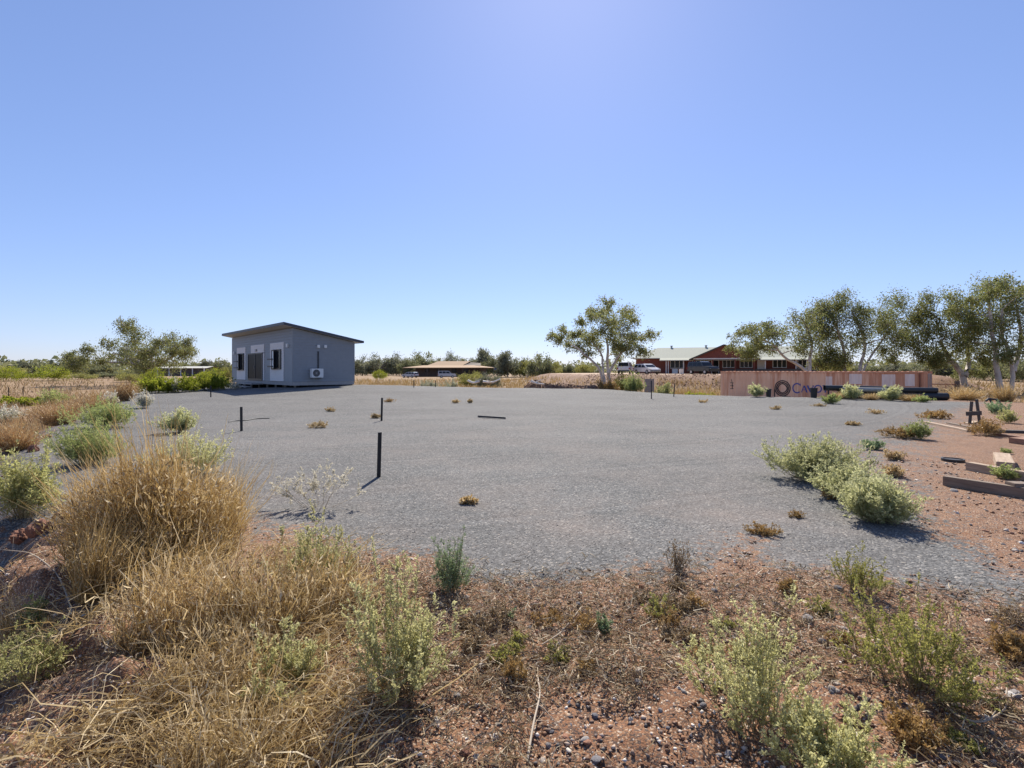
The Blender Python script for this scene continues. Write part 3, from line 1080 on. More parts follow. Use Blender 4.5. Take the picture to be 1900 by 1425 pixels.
def stroke(paths, w, name, mat, closed=False):
    """Painted strokes that lie on the corrugated side: short quads that follow its depth."""
    mb = MB()
    for P, ww in paths:
        P = [Vector(p) for p in P]
        L_ = []
        for i in range(len(P) - 1):
            n = max(1, int((P[i + 1] - P[i]).length / .03))
            L_ += [P[i].lerp(P[i + 1], k / n) for k in range(n)]
        L_.append(P[-1])
        V = []
        for i, p in enumerate(L_):
            t = (L_[min(i + 1, len(L_) - 1)] - L_[max(i - 1, 0)]).normalized()
            nn = Vector((-t.y, t.x)) * ww * w * .5
            for q in (p - nn, p, p + nn):
                V.append((q.x, .03 + corr(q.x) - .008, q.y))
        mb.add(V, [(3 * i + j, 3 * i + 3 + j, 3 * i + 4 + j, 3 * i + 1 + j) for i in range(len(L_) - 1) for j in (0, 1)])
    return mb.build(name, mat, con)


ox, oz = cx(1451.5), zc_(1451.5, 720)
sx = (cx(1467) - cx(1436)) / .97
ring = []
for rr_ in (.44, .345, .25):
    k_ = 1.0 if rr_ > .3 else .55
    pts = []
    for i in range(49):
        a = 2 * math.pi * i / 48
        e = 1.0 if rr_ > .3 else 1.0 / (abs(math.cos(a)) + abs(math.sin(a))) * .25 + .85
        pts.append((ox + rr_ * e * math.cos(a) * sx, oz + rr_ * e * math.sin(a) * 1.2))
    ring.append((pts, 1.0))
ring.append(([(ox - .44 * sx, oz), (ox - .47 * sx, oz - .15), (ox - .47 * sx, oz - .68)], 1.0))
ring.append(([(ox - .05, oz - .53), (ox + .3 * sx, oz - .60), (ox + .46 * sx, oz - .59)], 1.1))
stroke(ring, .075, 'emblem', M['black_paint'])


def letter(ch, x, z, w, h):
    A = lambda u, v: (x + u * w, z + v * h)
    if ch in 'CO':
        a0, a1 = (50, 310) if ch == 'C' else (0, 360)
        p = [A(.5 + .5 * math.cos(R(a0 + (a1 - a0) * i / 30)), .5 + .5 * math.sin(R(a0 + (a1 - a0) * i / 30))) for i in range(31)]
        return [(p, 1.0)] + ([([A(.86, .72), A(.90, .98)], .6)] if ch == 'C' else [])
    if ch == 'A':
        return [([A(0, 0), A(.48, 1)], .6), ([A(.48, 1), A(1, 0)], 1.15), ([A(.2, .35), A(.78, .35)], .5), ([A(-.1, 0), A(.15, 0)], .4), ([A(.85, 0), A(1.12, 0)], .4)]
    if ch == 'V':
        return [([A(0, 1), A(.5, 0)], 1.15), ([A(.5, 0), A(1, 1)], .6), ([A(-.12, 1), A(.18, 1)], .4), ([A(.85, 1), A(1.12, 1)], .4)]
    if ch == 'T':
        return [([A(.5, 0), A(.5, 1)], 1.0), ([A(0, 1), A(1, 1)], .6), ([A(.3, 0), A(.7, 0)], .4)]


lets = []
for ch, pa, pb, ya, yb in (('C', 1471, 1486, 711, 728), ('A', 1487, 1497, 715, 727), ('V', 1498, 1509, 715, 727), ('O', 1511, 1524, 714.5, 727), ('T', 1526, 1536, 715, 727)):
    lets += letter(ch, cx(pa), zc_(pa, yb), cx(pb) - cx(pa), zc_(pa, ya) - zc_(pa, yb))
stroke(lets, .085, 'lettering', M['blue_paint'])
# small stencilled marks running down the left end
mk = []
for i, yy in enumerate((706, 712.5, 718)):
    X, Z = cx(1357.3), zc_(1357.3, yy)
    s_ = .11
    mk += [([(X - s_, Z + s_), (X + s_, Z + s_), (X + s_ * .2, Z), (X + s_, Z - s_), (X - s_, Z - s_)], 1.0)] if i else [([(X - s_ * .3, Z + s_), (X + s_ * .3, Z - s_)], 1.0)]
stroke(mk, .05, 'stencil_mark', M['black_paint'])

# ------------------------------------------------------------------ black pipes, bins in front of the container
M['poly'] = solid('black_poly_pipe', (.022, .023, .026), .5, var=.2)
M['poly_grey'] = solid('dusty_grey_pipe', (.30, .30, .29), .7, var=.2, scale=4)
PIP = [(1555, 1712, 28.75, .22, 0, 'poly', 'thick lower black pipe at the front of the pipe heap'),
       (1650, 1757, 28.25, .20, 0, 'poly', 'longest black pipe, sticking out past the right end of the container'),
       (1530, 1650, 28.90, .16, .41, 'poly', 'upper black pipe on the left of the heap in front of the container'),
       (1563, 1645, 28.56, .12, .40, 'poly_grey', 'dusty pale grey pipe lying on top of the black pipe heap'),
       (1655, 1738, 28.32, .15, .38, 'poly', 'black pipe lying on the longest one along the foot of the container')]
for pa, pb, d, r_, up_, mt, lab in PIP:
    xa, xb = (pa - 950) / F * d, (pb - 950) / F * (d - .25)
    ga, gb = Hs(xa, d), Hs(xb, d - .25)
    a, b = np.array([xa, d, ga + r_ + up_]), np.array([xb, d - .25, gb + r_ + up_])
    root = (a + b) / 2
    o = MB().pipe(a - root, b - root, r_, r_ * .86, 20).build('pipe', M[mt], None, smooth=False)
    o.location = root
    tag(o, lab, 'pipe', 'pipes heaped by the container')
M['bin'] = solid('black_plastic', (.02, .02, .022), .5, var=.2)


def tub(px, py0, py1, wpx, d, lab):
    top, bot = W(px, py0, d), W(px, py1, d)
    g = Hs(top[0], d)
    h = top[2] - g
    r_ = wpx * d / F / 2
    t = thing('tub', lab, 'tub', (top[0], d, g), 0, 'black tubs by the container')
    MB().cyl((0, 0, 0), (0, 0, h), r_ * .8, 18, r_).build('body', M['bin'], t)
    MB().pipe((0, 0, h - .05), (0, 0.0001, h + .012), r_ * 1.08, r_ * .9, 18).build('rim', M['bin'], t)
    return t


tub(1426, 722, 735, 10, 29.3, 'small black tub in front of the container left of the ring emblem')
tub(1510, 720, 740, 12.5, 28.9, 'tall black tub hiding the letters on the container')

# ------------------------------------------------------------------ timbers and scrap on the red earth at right
def wood_mat(name, c1, c2, sc=1.0):
    m, N, L, b = new_mat(name)
    tc = N.new('ShaderNodeTexCoord').outputs['Object']
    mp = N.new('ShaderNodeMapping')
    mp.inputs['Scale'].default_value = (1.2 * sc, 14 * sc, 14 * sc)
    L.new(tc, mp.inputs[0])
    n = noise_n(N, L, mp.outputs[0], 2.2, 8, .7)
    c = ramp(N, L, n, [(.3, c1), (.7, c2)])
    L.new(c, b.inputs['Base Color'])
    b.inputs['Roughness'].default_value = .85
    bp = N.new('ShaderNodeBump')
    bp.inputs['Strength'].default_value = .5
    bp.inputs['Distance'].default_value = .01
    L.new(n, bp.inputs['Height'])
    L.new(bp.outputs[0], b.inputs['Normal'])
    return m


M['timber'] = wood_mat('weathered_timber', (.13, .09, .065), (.30, .23, .17))
M['timber_pale'] = wood_mat('sawn_timber', (.28, .19, .125), (.50, .38, .27))
M['timber_dark'] = wood_mat('dark_timber', (.05, .04, .035), (.12, .095, .08))
M['timber_red'] = wood_mat('red_timber', (.20, .10, .06), (.36, .21, .14))


def beam(name, pa, ya, pb, yb, w, h, mat, lab, lift=0.0, parts=None):
    a, b = hit(pa, ya), hit(pb, yb)
    Lg = float(np.hypot(*(b - a)[:2]))
    o = MB().box(0, Lg, -w / 2, w / 2, -.01, h).build(name, M[mat], None, bevel=.006)
    o.location = (a[0], a[1], a[2] + lift)
    o.rotation_euler = (0, -math.atan2(b[2] - a[2], Lg), math.atan2(b[1] - a[1], b[0] - a[0]))
    tag(o, lab, 'timber', 'timbers on the red earth')
    return o


beam('timber_beam', 1752, 900, 1905, 925, .10, .13, 'timber', 'nearest long weathered timber beam lying on the red earth')
beam('timber_beam', 1797, 872, 1990, 908, .12, .13, 'timber_pale', 'pale-topped timber beam running out of the right edge of the photo')
beam('timber_block', 1866, 874, 1858, 855, .22, .14, 'timber_pale', 'short square timber block standing behind the pale-topped beam')
beam('timber_block', 1880, 917, 1900, 923, .20, .17, 'timber', 'weathered block at the right end of the nearest beam')
beam('timber_plank', 1715, 784, 1800, 802, .14, .05, 'timber_pale', 'thin pale plank on the gravel edge left of the black stand')
beam('timber_plank', 1760, 786, 1830, 800, .12, .04, 'timber', 'grey plank lying at the foot of the black stand')
beam('timber_plank', 1840, 802, 1960, 806, .22, .07, 'timber_dark', 'dark plank lying at the right edge behind the blocks')
beam('timber_plank', 1848, 808, 1960, 822, .16, .05, 'timber_red', 'thin reddish plank below the dark plank at the right edge')
beam('timber_block', 1888, 824, 1950, 822, .35, .12, 'timber_red', 'reddish block sticking in at the right edge of the photo')

# the black stand: two leaning posts with a crossbar
p = hit(1806, 787)
st = thing('post_stand', 'black stand of two leaning posts joined by a crossbar', 'stand', p)
k = p[1] / F


def lp(px, py, dy=0):
    return ((px - 1806) * k, dy, (787 - py) * k)


MB().bar(lp(1799, 789), lp(1803, 745), .055, .055, up=(0, 1, 0)).build('post', M['timber_dark'], st)
MB().bar(lp(1818, 787), lp(1812, 741), .055, .055, up=(0, 1, 0)).build('post', M['timber_dark'], st)
MB().bar(lp(1790, 767.5, -.06), lp(1817, 766, -.06), .05, 7.5 * k, up=(0, 0, 1)).build('crossbar', M['timber_dark'], st)
MB().bar(lp(1800, 787, .1), lp(1818, 783, .1), .2, .04).build('foot_plate', M['timber_pale'], st)

p = hit(1768, 856)
lid = thing('drum_lid', 'round black lid lying flat on the red earth', 'lid', (p[0], p[1], p[2]))
MB().cyl((0, 0, -.01), (0, 0, .03), .15, 24).build('plate', M['bin'], lid)
MB().pipe((0, 0, .0), (0, 0.0001, .045), .165, .14, 24).build('rim', M['bin'], lid)

# the grey board panel beyond the pad, and scrap by the fence on the right
p = at(1205, 46)
pan = thing('board_panel', 'weathered grey board panel standing in the weeds beyond the pad', 'panel', p, R(8))
M['grey_wood'] = wood_mat('grey_wood', (.20, .17, .15), (.36, .32, .29))
zt = EYE - (703 - HY) * 46 / F - p[2]
for i in range(6):
    MB().box(-.45 + i * .15 + .006, -.45 + (i + 1) * .15 - .006, -.012, .012, .0, zt + (.02 if i % 2 else -.015)).build('board', M['grey_wood'], pan)
MB().box(-.45, .45, .013, .05, zt * .3, zt * .3 + .1).build('rail', M['grey_wood'], pan)
MB().box(-.45, .45, .013, .05, zt * .8, zt * .8 + .1).build('rail', M['grey_wood'], pan)

for px, d, py_t, w_, lab in ((1776, 40, 707, .26, 'thick dark timber gatepost beside the white trunk on the right'), (1850, 38, 716, .13, 'slim dark timber post between the two right-hand gum trees')):
    p = at(px, d)
    zt = EYE - (py_t - HY) * d / F - p[2]
    t = MB().box(-w_ / 2, w_ / 2, -w_ / 2, w_ / 2, -.1, zt).build('fence_post', M['timber_dark'], None, bevel=.02)
    t.location = p
    tag(t, lab, 'post', 'timber posts on the right')
p = at(1735, 40.5)
q = at(1773, 40)
zt = EYE - (712.5 - HY) * 40 / F
t = thing('fence_rail', 'rusty pipe rail running from the container to the dark gatepost', 'rail', (p[0], p[1], 0))
M['rusty'] = solid('rusty_pipe', (.22, .11, .07), .8, var=.3)
MB().cyl((-2.2, .1, zt), (q[0] - p[0], q[1] - p[1], zt - .02), .045, 8).build('rail_pipe', M['rusty'], t)
for dx in (-1.9, -.5, .9):
    MB().cyl((dx, .06, Hs(p[0] + dx, p[1]) - .05), (dx, .06, zt + (.45 if dx == -.5 else 0.05)), .03, 8).build('upright', M['rusty'], t)
p = hit(1842, 752)
t = thing('scrap_heap', 'small tangle of black scrap pipe in the straw left of the far post', 'scrap', p)
for i, (a, b) in enumerate((((-.32, 0, .20), (-.1, .1, .30)), ((-.1, .1, .30), (.16, 0, .26)), ((.16, 0, .28), (.34, -.1, .0)), ((-.05, .1, .28), (.03, 0, .0)))):
    MB().cyl(a, b, .045, 10).build('pipe_piece', M['poly'], t)
# ------------------------------------------------------------------ red brick house on its raised pad
HA, HB = np.array([(1180 - 950) / F * 88.0, 88.0]), np.array([(1530 - 950) / F * 79.0, 79.0])
HL = float(np.linalg.norm(HB - HA))
HAN = math.atan2(HB[1] - HA[1], HB[0] - HA[0])
HC, HSn = math.cos(HAN), math.sin(HAN)
HG = 1.12


def hx(px, y=0.0):
    k = (px - 950) / F
    X0, Y0 = HA[0] - HSn * y, HA[1] + HC * y
    return (Y0 * k - X0) / (HC - HSn * k)


def hz(px, py, y=0.0):
    return EYE + (HY - py) * (HA[1] + HC * y + HSn * hx(px, y)) / F - HG


M['brick_red'] = solid('red_brick', (.20, .06, .04), .85, var=.2, scale=12)
M['roof_green'] = solid('pale_green_roof', (.36, .37, .30), .9, var=.06, scale=2, stretch=(4, .3, 1))
M['white_trim'] = solid('white_trim', (.72, .68, .62), .6, var=.08)
M['gutter'] = solid('pale_gutter', (.45, .44, .38), .8, var=.06)
M['dark_trim'] = solid('dark_barge', (.07, .06, .05), .6)
hs = thing('brick_house', 'long red brick house with pale green roof and front gable behind the container', 'house', (HA[0], HA[1], HG), HAN)
HD, ZE, ZR = 9.0, 2.62, 4.55
MB().box(0, HL, 0, HD, -.2, ZE).build('wall', M['brick_red'], hs)
V = [(-.6, -.6, ZE), (HL + .6, -.6, ZE), (HL + .6, HD + .6, ZE), (-.6, HD + .6, ZE), (3.4, HD / 2, ZR), (HL - 3.4, HD / 2, ZR)]
r0 = MB().add(V + [(x, y, z - .09) for x, y, z in V[:4]], [(0, 1, 5, 4), (1, 2, 5), (2, 3, 4, 5), (3, 0, 4), (6, 7, 8, 9), (0, 6, 7, 1), (1, 7, 8, 2), (2, 8, 9, 3), (3, 9, 6, 0)]).build('roof', M['roof_green'], hs)
vx0 = hx(1225)
mbv = MB()
slv = .22
for i in range(int((HL + .6 - vx0) / .9)):
    a = vx0 + i * .9
    mbv.add([(a, -.603, ZE + .012), (a + .9, -.603, ZE + .012), (a + .9, -2.4, ZE - .40), (a, -2.4, ZE - .40), (a, -.603, ZE - .03), (a + .9, -.603, ZE - .03), (a + .9, -2.4, ZE - .44), (a, -2.4, ZE - .44)],
            [(0, 1, 2, 3), (4, 7, 6, 5), (3, 2, 6, 7), (0, 3, 7, 4), (1, 5, 6, 2)])
ver = mbv.build('verandah_roof', M['roof_green'], hs)
MB().box(vx0, vx0 + .9 * int((HL + .6 - vx0) / .9), -2.5, -2.402, ZE - .50, ZE - .385).box(-.62, vx0 - .01, -.70, -.602, ZE - .1, ZE + .02).build('gutter', M['gutter'], ver)
for px in (1203, 1236, 1240, 1268, 1420, 1477, 1497, 1515):
    if px == 1203:
        continue
    x = hx(px, -2.2)
    MB().box(x - .06, x + .06, -2.26, -2.14, 0, ZE - .42).build('verandah_post', M['white_trim'], hs)
for px, py in ((1246, 641), (1310, 639)):
    x = hx(px, HD / 2)
    MB().cyl((x, HD / 2, ZR - .05), (x, HD / 2, ZR + .25), .16, 10).cyl((x, HD / 2, ZR + .25), (x, HD / 2, ZR + .36), .26, 10, .2).build('roof_vent', M['gutter'], r0)
# front gable
gx, gw, gyf = hx(1343, -2.8), 5.2, -3.0
zg, ze = ZR + .03, ZE - .35
gb = MB()
gb.add([(gx, HD / 2, zg), (gx, gyf - .4, zg), (gx - gw, gyf - .4, ze), (gx - gw, -.2, ze), (gx + gw, gyf - .4, ze), (gx + gw, -.2, ze)], [(0, 1, 2, 3), (0, 5, 4, 1)])
gb.add([(gx, HD / 2, zg - .08), (gx, gyf - .4, zg - .08), (gx - gw, gyf - .4, ze - .08), (gx - gw, -.2, ze - .08), (gx + gw, gyf - .4, ze - .08), (gx + gw, -.2, ze - .08)], [(3, 2, 1, 0), (1, 4, 5, 0)])
gr = gb.build('gable_roof', M['roof_green'], hs)
gg = MB()
zb = ZE - .12
tx = gw * (zg - zb) / (zg - ze)
gg.prism([(gx - tx + .15, zb), (gx + tx - .15, zb), (gx, zg - .1)], 'y', gyf, gyf + .1)
gg.build('gable_wall', M['brick_red'], gr)
MB().box(gx - tx + .1, gx + tx - .1, gyf - .05, gyf + .06, zb - .2, zb - .005).build('gable_beam', M['white_trim'], gr)
bgm = MB()
for s_ in (-1, 1):
    bgm.bar((gx, gyf - .41, zg - .02), (gx + s_ * gw, gyf - .41, ze - .02), .05, .22, up=(0, 0, 1))
bgm.build('bargeboard', M['dark_trim'], gr)
for s_ in (-.93, -.35, .35, .93):
    MB().box(gx + s_ * tx - .09, gx + s_ * tx + .09, gyf - .09, gyf + .09, 0, zb - .2).build('gable_post', M['brick_red'], hs)


def hwin(p0, p1, y0, y1, n=3):
    a, b = hx(p0), hx(p1)
    pm = (p0 + p1) / 2
    z1, z0 = hz(pm, y0), hz(pm, y1)
    w = MB().box(a, b, -.04, -.004, z0, z1).build('window', M['glass'], hs)
    f = MB()
    for i in range(n + 1):
        x = a + (b - a) * i / n
        f.box(x - .05, x + .05, -.09, -.01, z0 - .05, z1 + .05)
    f.box(a + .05, b - .05, -.088, -.01, z1 - .04, z1 + .06).box(a + .05, b - .05, -.088, -.01, z0 - .06, z0 + .05)
    f.build('frame', M['white_trim'], w)


for q in ((1244, 1269, 667, 683, 3), (1285, 1314, 667, 682, 4), (1341, 1363, 666, 682, 3), (1373, 1396, 665, 682, 3), (1434, 1459, 665, 682, 3), (1480, 1497, 664, 683, 2)):
    hwin(*q)
a, b = hx(1321), hx(1333)
dr = MB().box(a, b, -.05, -.004, .02, 2.15).build('door', M['tint_glass'], hs)
MB().box(a - .1, a, -.09, -.01, 0, 2.2).box(b, b + .1, -.09, -.01, 0, 2.2).box(a - .1, b + .1, -.09, -.01, 2.2, 2.3).build('frame', M['white_trim'], dr)
a, b = hx(1405), hx(1420)
MB().box(a, b, -.05, -.004, .02, 2.15).build('door', M['white_trim'], hs)
a = hx(1247, -1)
MB().box(a, a + .9, -1.3, -.9, .0, .8).build('air_conditioner', M['white_metal'], hs, bevel=.03)
MB().box(hx(1340, -2.3), HL, -2.45, -2.4, .1, .75).build('verandah_skirt', M['dark_trim'], hs)
o = MB().cyl((0, 0, 0), (0, 0, .75), .28, 12, .33).build('white_drum', M['white_metal'])
p = at(1264, 76)
o.location = p
tag(o, 'small white drum standing on the pale driveway below the brick house', 'drum')

# ------------------------------------------------------------------ vehicles
def paint(name, col, rough=.3):
    m, N, L, b = new_mat(name)
    tc = N.new('ShaderNodeTexCoord').outputs['Object']
    c = np.array(col)
    L.new(ramp(N, L, noise_n(N, L, tc, 1.5, 6, .6), [(.3, tuple(c * .88)), (.7, tuple(np.minimum(c * 1.05, .9)))]), b.inputs['Base Color'])
    b.inputs['Roughness'].default_value = rough
    b.inputs['Coat Weight'].default_value = .3
    return m


M['car_white'] = paint('white_car_paint', (.74, .72, .70))
M['car_dark'] = paint('dark_car_paint', (.025, .027, .03))
M['car_grey'] = paint('silver_car_paint', (.50, .51, .52))
M['tyre'] = solid('tyre', (.02, .02, .02), .85)
M['rim'] = solid('wheel_rim', (.45, .45, .46), .4, .7)
M['lamp_red'] = solid('tail_lamp', (.35, .02, .02), .3)
M['lamp_clear'] = solid('head_lamp', (.75, .75, .72), .2)


def car(name, label, px, d, heading, kind, mat, ground=None):
    p = at(px, d)
    t = thing(name, label, 'car', p, heading)
    hw = .88
    if kind == 'wagon':
        body = [(-2.15, .32), (-2.22, .55), (-2.18, .92), (1.05, .96), (1.95, .82), (2.2, .62), (2.2, .32)]
        top = [(-2.12, .92), (-1.95, 1.38), (-1.6, 1.46), (.1, 1.48), (.45, 1.42), (1.25, .95)]
        sidew = [((-1.95, .97), (-1.8, 1.33), (-1.15, 1.38), (-1.1, .97)), ((-1.0, .97), (-1.0, 1.38), (-.22, 1.39), (-.18, .97)), ((-.08, .97), (-.1, 1.38), (.35, 1.35), (1.0, .97))]
        wx = (-1.35, 1.4)
    elif kind == 'ute':
        body = [(-2.5, .5), (-2.55, .75), (-2.5, 1.05), (1.25, 1.12), (2.2, 1.02), (2.45, .8), (2.45, .45)]
        top = [(-2.45, 1.05), (-2.4, 1.72), (-.75, 1.76), (.25, 1.76), (.55, 1.70), (1.3, 1.1)]
        sidew = [((-2.25, 1.15), (-2.2, 1.6), (-.95, 1.62), (-.95, 1.15)), ((-.62, 1.12), (-.6, 1.62), (.0, 1.64), (.02, 1.12)), ((.1, 1.12), (.1, 1.64), (.5, 1.6), (1.05, 1.13))]
        wx = (-1.5, 1.55)
    else:
        body = [(-2.2, .45), (-2.25, .7), (-2.2, 1.1), (1.2, 1.12), (2.1, 1.08), (2.3, .8), (2.3, .42)]
        top = [(-2.2, 1.08), (-2.1, 1.75), (.2, 1.78), (.55, 1.70), (1.1, 1.1)]
        sidew = [((-2.0, 1.15), (-1.95, 1.65), (-1.2, 1.66), (-1.2, 1.15)), ((-1.1, 1.15), (-1.1, 1.66), (-.3, 1.66), (-.3, 1.15)), ((-.2, 1.15), (-.2, 1.66), (.45, 1.62), (.85, 1.15))]
        wx = (-1.35, 1.4)
    zt = max(z for _, z in top)
    zb = top[0][1]
    tp = lambda z: 1.0 if z <= zb else 1 - .16 * (z - zb) / (zt - zb)
    MB().prism(body, 'y', -hw, hw).build('body', M[mat], t, bevel=.05)
    MB().prism(top, 'y', -hw * .97, hw * .97, taper=tp).build('cabin_roof', M[mat], t, bevel=.03)
    for w in sidew:
        for s_ in (-1, 1):
            MB().add([(x, s_ * (hw * .97 * tp(z) + .006), z) for x, z in w], [(0, 1, 2, 3)]).build('side_window', M['glass'], t)
    for i in (len(top) - 2, 0):
        (xa, za), (xb, zbb) = top[i], top[i + 1]
        sg = 1 if i else -1
        nx_, nz_ = (zbb - za) * (-1), (xb - xa)
        pts = []
        for (x, z), f in (((xa, za), .12), ((xb, zbb), .88)):
            tt = f if True else 0
        P0 = (xa + (xb - xa) * .12, za + (zbb - za) * .12)
        P1 = (xa + (xb - xa) * .88, za + (zbb - za) * .88)
        ox_ = .012 * sg
        V = [(P0[0] + ox_, -hw * .97 * tp(P0[1]) + .1, P0[1] + .012), (P0[0] + ox_, hw * .97 * tp(P0[1]) - .1, P0[1] + .012), (P1[0] + ox_, hw * .97 * tp(P1[1]) - .1, P1[1] + .012), (P1[0] + ox_, -hw * .97 * tp(P1[1]) + .1, P1[1] + .012)]
        MB().add(V, [(0, 1, 2, 3)]).build('windscreen' if i else 'rear_window', M['glass'], t)
    for x in wx:
        for s_ in (-1, 1):
            w = MB().cyl((x, s_ * (hw - .2), .33), (x, s_ * (hw + .015), .33), .33, 18).build('wheel', M['tyre'], t)
            MB().cyl((x, s_ * (hw + .014), .33), (x, s_ * (hw + .03), .33), .2, 14).build('rim', M['rim'], w)
    xr, xf = min(x for x, _ in body), max(x for x, _ in body)
    for s_ in (-1, 1):
        MB().box(xr - .01, xr + .1, s_ * hw * .95 - .09, s_ * hw * .95 + .06, .72, .95).build('tail_lamp', M['lamp_red'], t)
        MB().box(xf - .2, xf - .02, s_ * hw * .8 - .12, s_ * hw * .8 + .1, .66, .80).build('head_lamp', M['lamp_clear'], t)
    MB().box(xr - .06, xr + .1, -hw * .96, hw * .96, .38, .56).build('bumper', M['dark_frame'], t, bevel=.03)
    MB().box(xf - .1, xf + .05, -hw * .96, hw * .96, .38, .54).build('bumper', M['dark_frame'], t, bevel=.03)
    return t


car('parked_car', 'white wagon parked at the left corner of the brick house', 1200, 73.5, R(-72), 'wagon', 'car_white')
car('parked_ute', 'white utility with a canopy parked left of the white wagon', 1161, 76, R(70), 'ute', 'car_white')
car('parked_car', 'black four wheel drive parked before the brick house door', 1304, 71, R(-70), 'suv', 'car_dark')

# ------------------------------------------------------------------ brown roofed homestead, far middle
BD = 150.0
M['roof_brown'] = solid('tan_iron_roof', (.40, .27, .16), .9, var=.1, scale=1.5, stretch=(5, .4, 1))
M['dark_wall'] = solid('dark_timber_wall', (.10, .075, .06), .85, var=.25, scale=2)  # one even dark brown for walls, posts, gable and side roof
M['blue_tarp'] = solid('blue_tarp', (.05, .09, .32), .5, var=.2, scale=1.5)
bx = (836 - 950) / F * BD
bgz = .25
bh = thing('homestead', 'low homestead with tan iron roof and deep verandah in the far middle', 'house', (bx, BD, bgz), R(-8))


def bz(py):
    return EYE + (HY - py) * BD / F - bgz


W2, D2 = 12.2, 6.5
ze, zm, zr = bz(682.2), bz(678), bz(670)
MB().box(-9.5, 9.5, -3.5, 5, -.3, ze).build('wall', M['dark_wall'], bh)
U = [(-W2, -D2, ze), (W2, -D2, ze), (W2, D2 + 2, ze), (-W2, D2 + 2, ze), (-7.5, -2.6, zm), (7.5, -2.6, zm), (7.5, 4.4, zm), (-7.5, 4.4, zm)]
rv = MB().add(U, [(0, 1, 5, 4), (1, 2, 6, 5), (2, 3, 7, 6), (3, 0, 4, 7)])
rv.add([(x, y, z - .12) for x, y, z in U], [(4, 5, 1, 0), (5, 6, 2, 1), (6, 7, 3, 2), (7, 4, 0, 3)])
rv.box(-W2, W2, -D2 - .1, -D2, ze - .16, ze + .01)
rb = rv.build('verandah_roof', M['roof_brown'], bh)
MB().add([(-6.3, -3.0, zm - .1), (4.2, -3.0, zm - .1), (5.8, 1, zr), (-4.0, 1, zr), (4.2, 4.6, zm - .1), (-6.3, 4.6, zm - .1)], [(0, 1, 2, 3), (2, 4, 5, 3), (0, 3, 5)]).build('ridge_roof', M['roof_brown'], bh)
MB().add([(4.2, -3.0, zm - .1), (5.79, 1.0, zr - .02), (4.2, 4.6, zm - .1)], [(0, 1, 2)]).build('gable_wall', M['dark_wall'], bh)
MB().add([(4.6, -2.4, zm), (9.5, -2.2, zm - .05), (8.5, 2.0, zm + .7), (5.6, 1.0, zr - .3)], [(0, 1, 2, 3)]).build('side_roof', M['dark_wall'], bh)
for i in range(8):
    x = -W2 + .3 + i * (2 * W2 - .6) / 7
    MB().box(x - .08, x + .08, -D2 + .1, -D2 + .26, -.3, ze - .1).build('verandah_post', M['dark_wall'], bh)
for i, x in enumerate((-6, -2.5, 2, 5.5)):
    MB().box(x - .7, x + .7, -3.56, -3.5, .9, 2.0).build('window', M['glass'], bh)
for px, lab, w_, h_ in ((920, 'blue tarpaulin hanging at the right end of the homestead verandah', 1.1, .9), (937, 'smaller blue tarpaulin hung among trees right of the homestead', .7, .6)):
    q = W(px, 684, 143)
    t = thing('blue_tarp', lab, 'tarp', q)
    n = 7
    V = [(-w_ / 2 + w_ * i / (n - 1), .12 * math.sin(i * 1.9 + j), -h_ / 2 + h_ * j / 3) for j in range(4) for i in range(n)]
    tb = MB().add(V, [(j * n + i, j * n + i + 1, (j + 1) * n + i + 1, (j + 1) * n + i) for j in range(3) for i in range(n - 1)]).build('sheet', M['blue_tarp'], t)
    g = Hs(q[0], q[1])
    MB().cyl((-w_ / 2, .0, h_ / 2 + .05), (w_ / 2, .0, h_ / 2 + .05), .03, 6).cyl((-w_ / 2, 0, g - q[2]), (-w_ / 2, 0, h_ / 2 + .06), .04, 6).cyl((w_ / 2, 0, g - q[2]), (w_ / 2, 0, h_ / 2 + .06), .04, 6).build('frame', M['steel_post'], t)
car('parked_car', 'silver car parked in front of the homestead verandah', 829, 128, R(10), 'suv', 'car_grey')
car('parked_car', 'small pale car half hidden left of the homestead', 761, 132, R(150), 'wagon', 'car_grey')
# pale long shed roof far left, behind the hedge
p = at(338, 150)
sh = thing('far_shed', 'low pale roofed shed behind the hedge at left', 'shed', p)
zs = EYE + (HY - 679.5) * 150 / F - p[2]
MB().box(-7, 7, 0, 6, -.3, zs - .6).build('wall', M['dark_wall'], sh)
MB().add([(-7.6, -.8, zs - .55), (7.6, -.8, zs - .55), (7.6, 3, zs), (-7.6, 3, zs), (7.6, 6.8, zs - .55), (-7.6, 6.8, zs - .55)], [(0, 1, 2, 3), (3, 2, 4, 5)]).build('roof', M['gutter'], sh)
for x in (-6.8, -3.4, 0, 3.4, 6.8):
    MB().box(x - .1, x + .1, -.7, -.5, -.3, zs - .56).build('post', M['white_metal'], sh)
# round hay coloured tank among the trees
p = at(984, 125)
tk = thing('water_tank', 'round tan water tank among the trees right of the homestead', 'tank', p)
M['tan'] = solid('tan_tank', (.56, .44, .30), .7, var=.08)
zt = EYE - (690 - HY) * 125 / F - p[2]
MB().cyl((0, 0, -.3), (0, 0, zt), 1.05, 24).build('drum', M['tan'], tk)
MB().cyl((0, 0, zt), (0, 0, zt + .25), 1.05, 24, .2).build('lid', M['tan'], tk)


# ------------------------------------------------------------------ trees
def bez(p0, p1, p2, p3, n):
    t = np.linspace(0, 1, n)[:, None]
    return (1 - t) ** 3 * p0 + 3 * t * (1 - t) ** 2 * p1 + 3 * t * t * (1 - t) * p2 + t ** 3 * p3


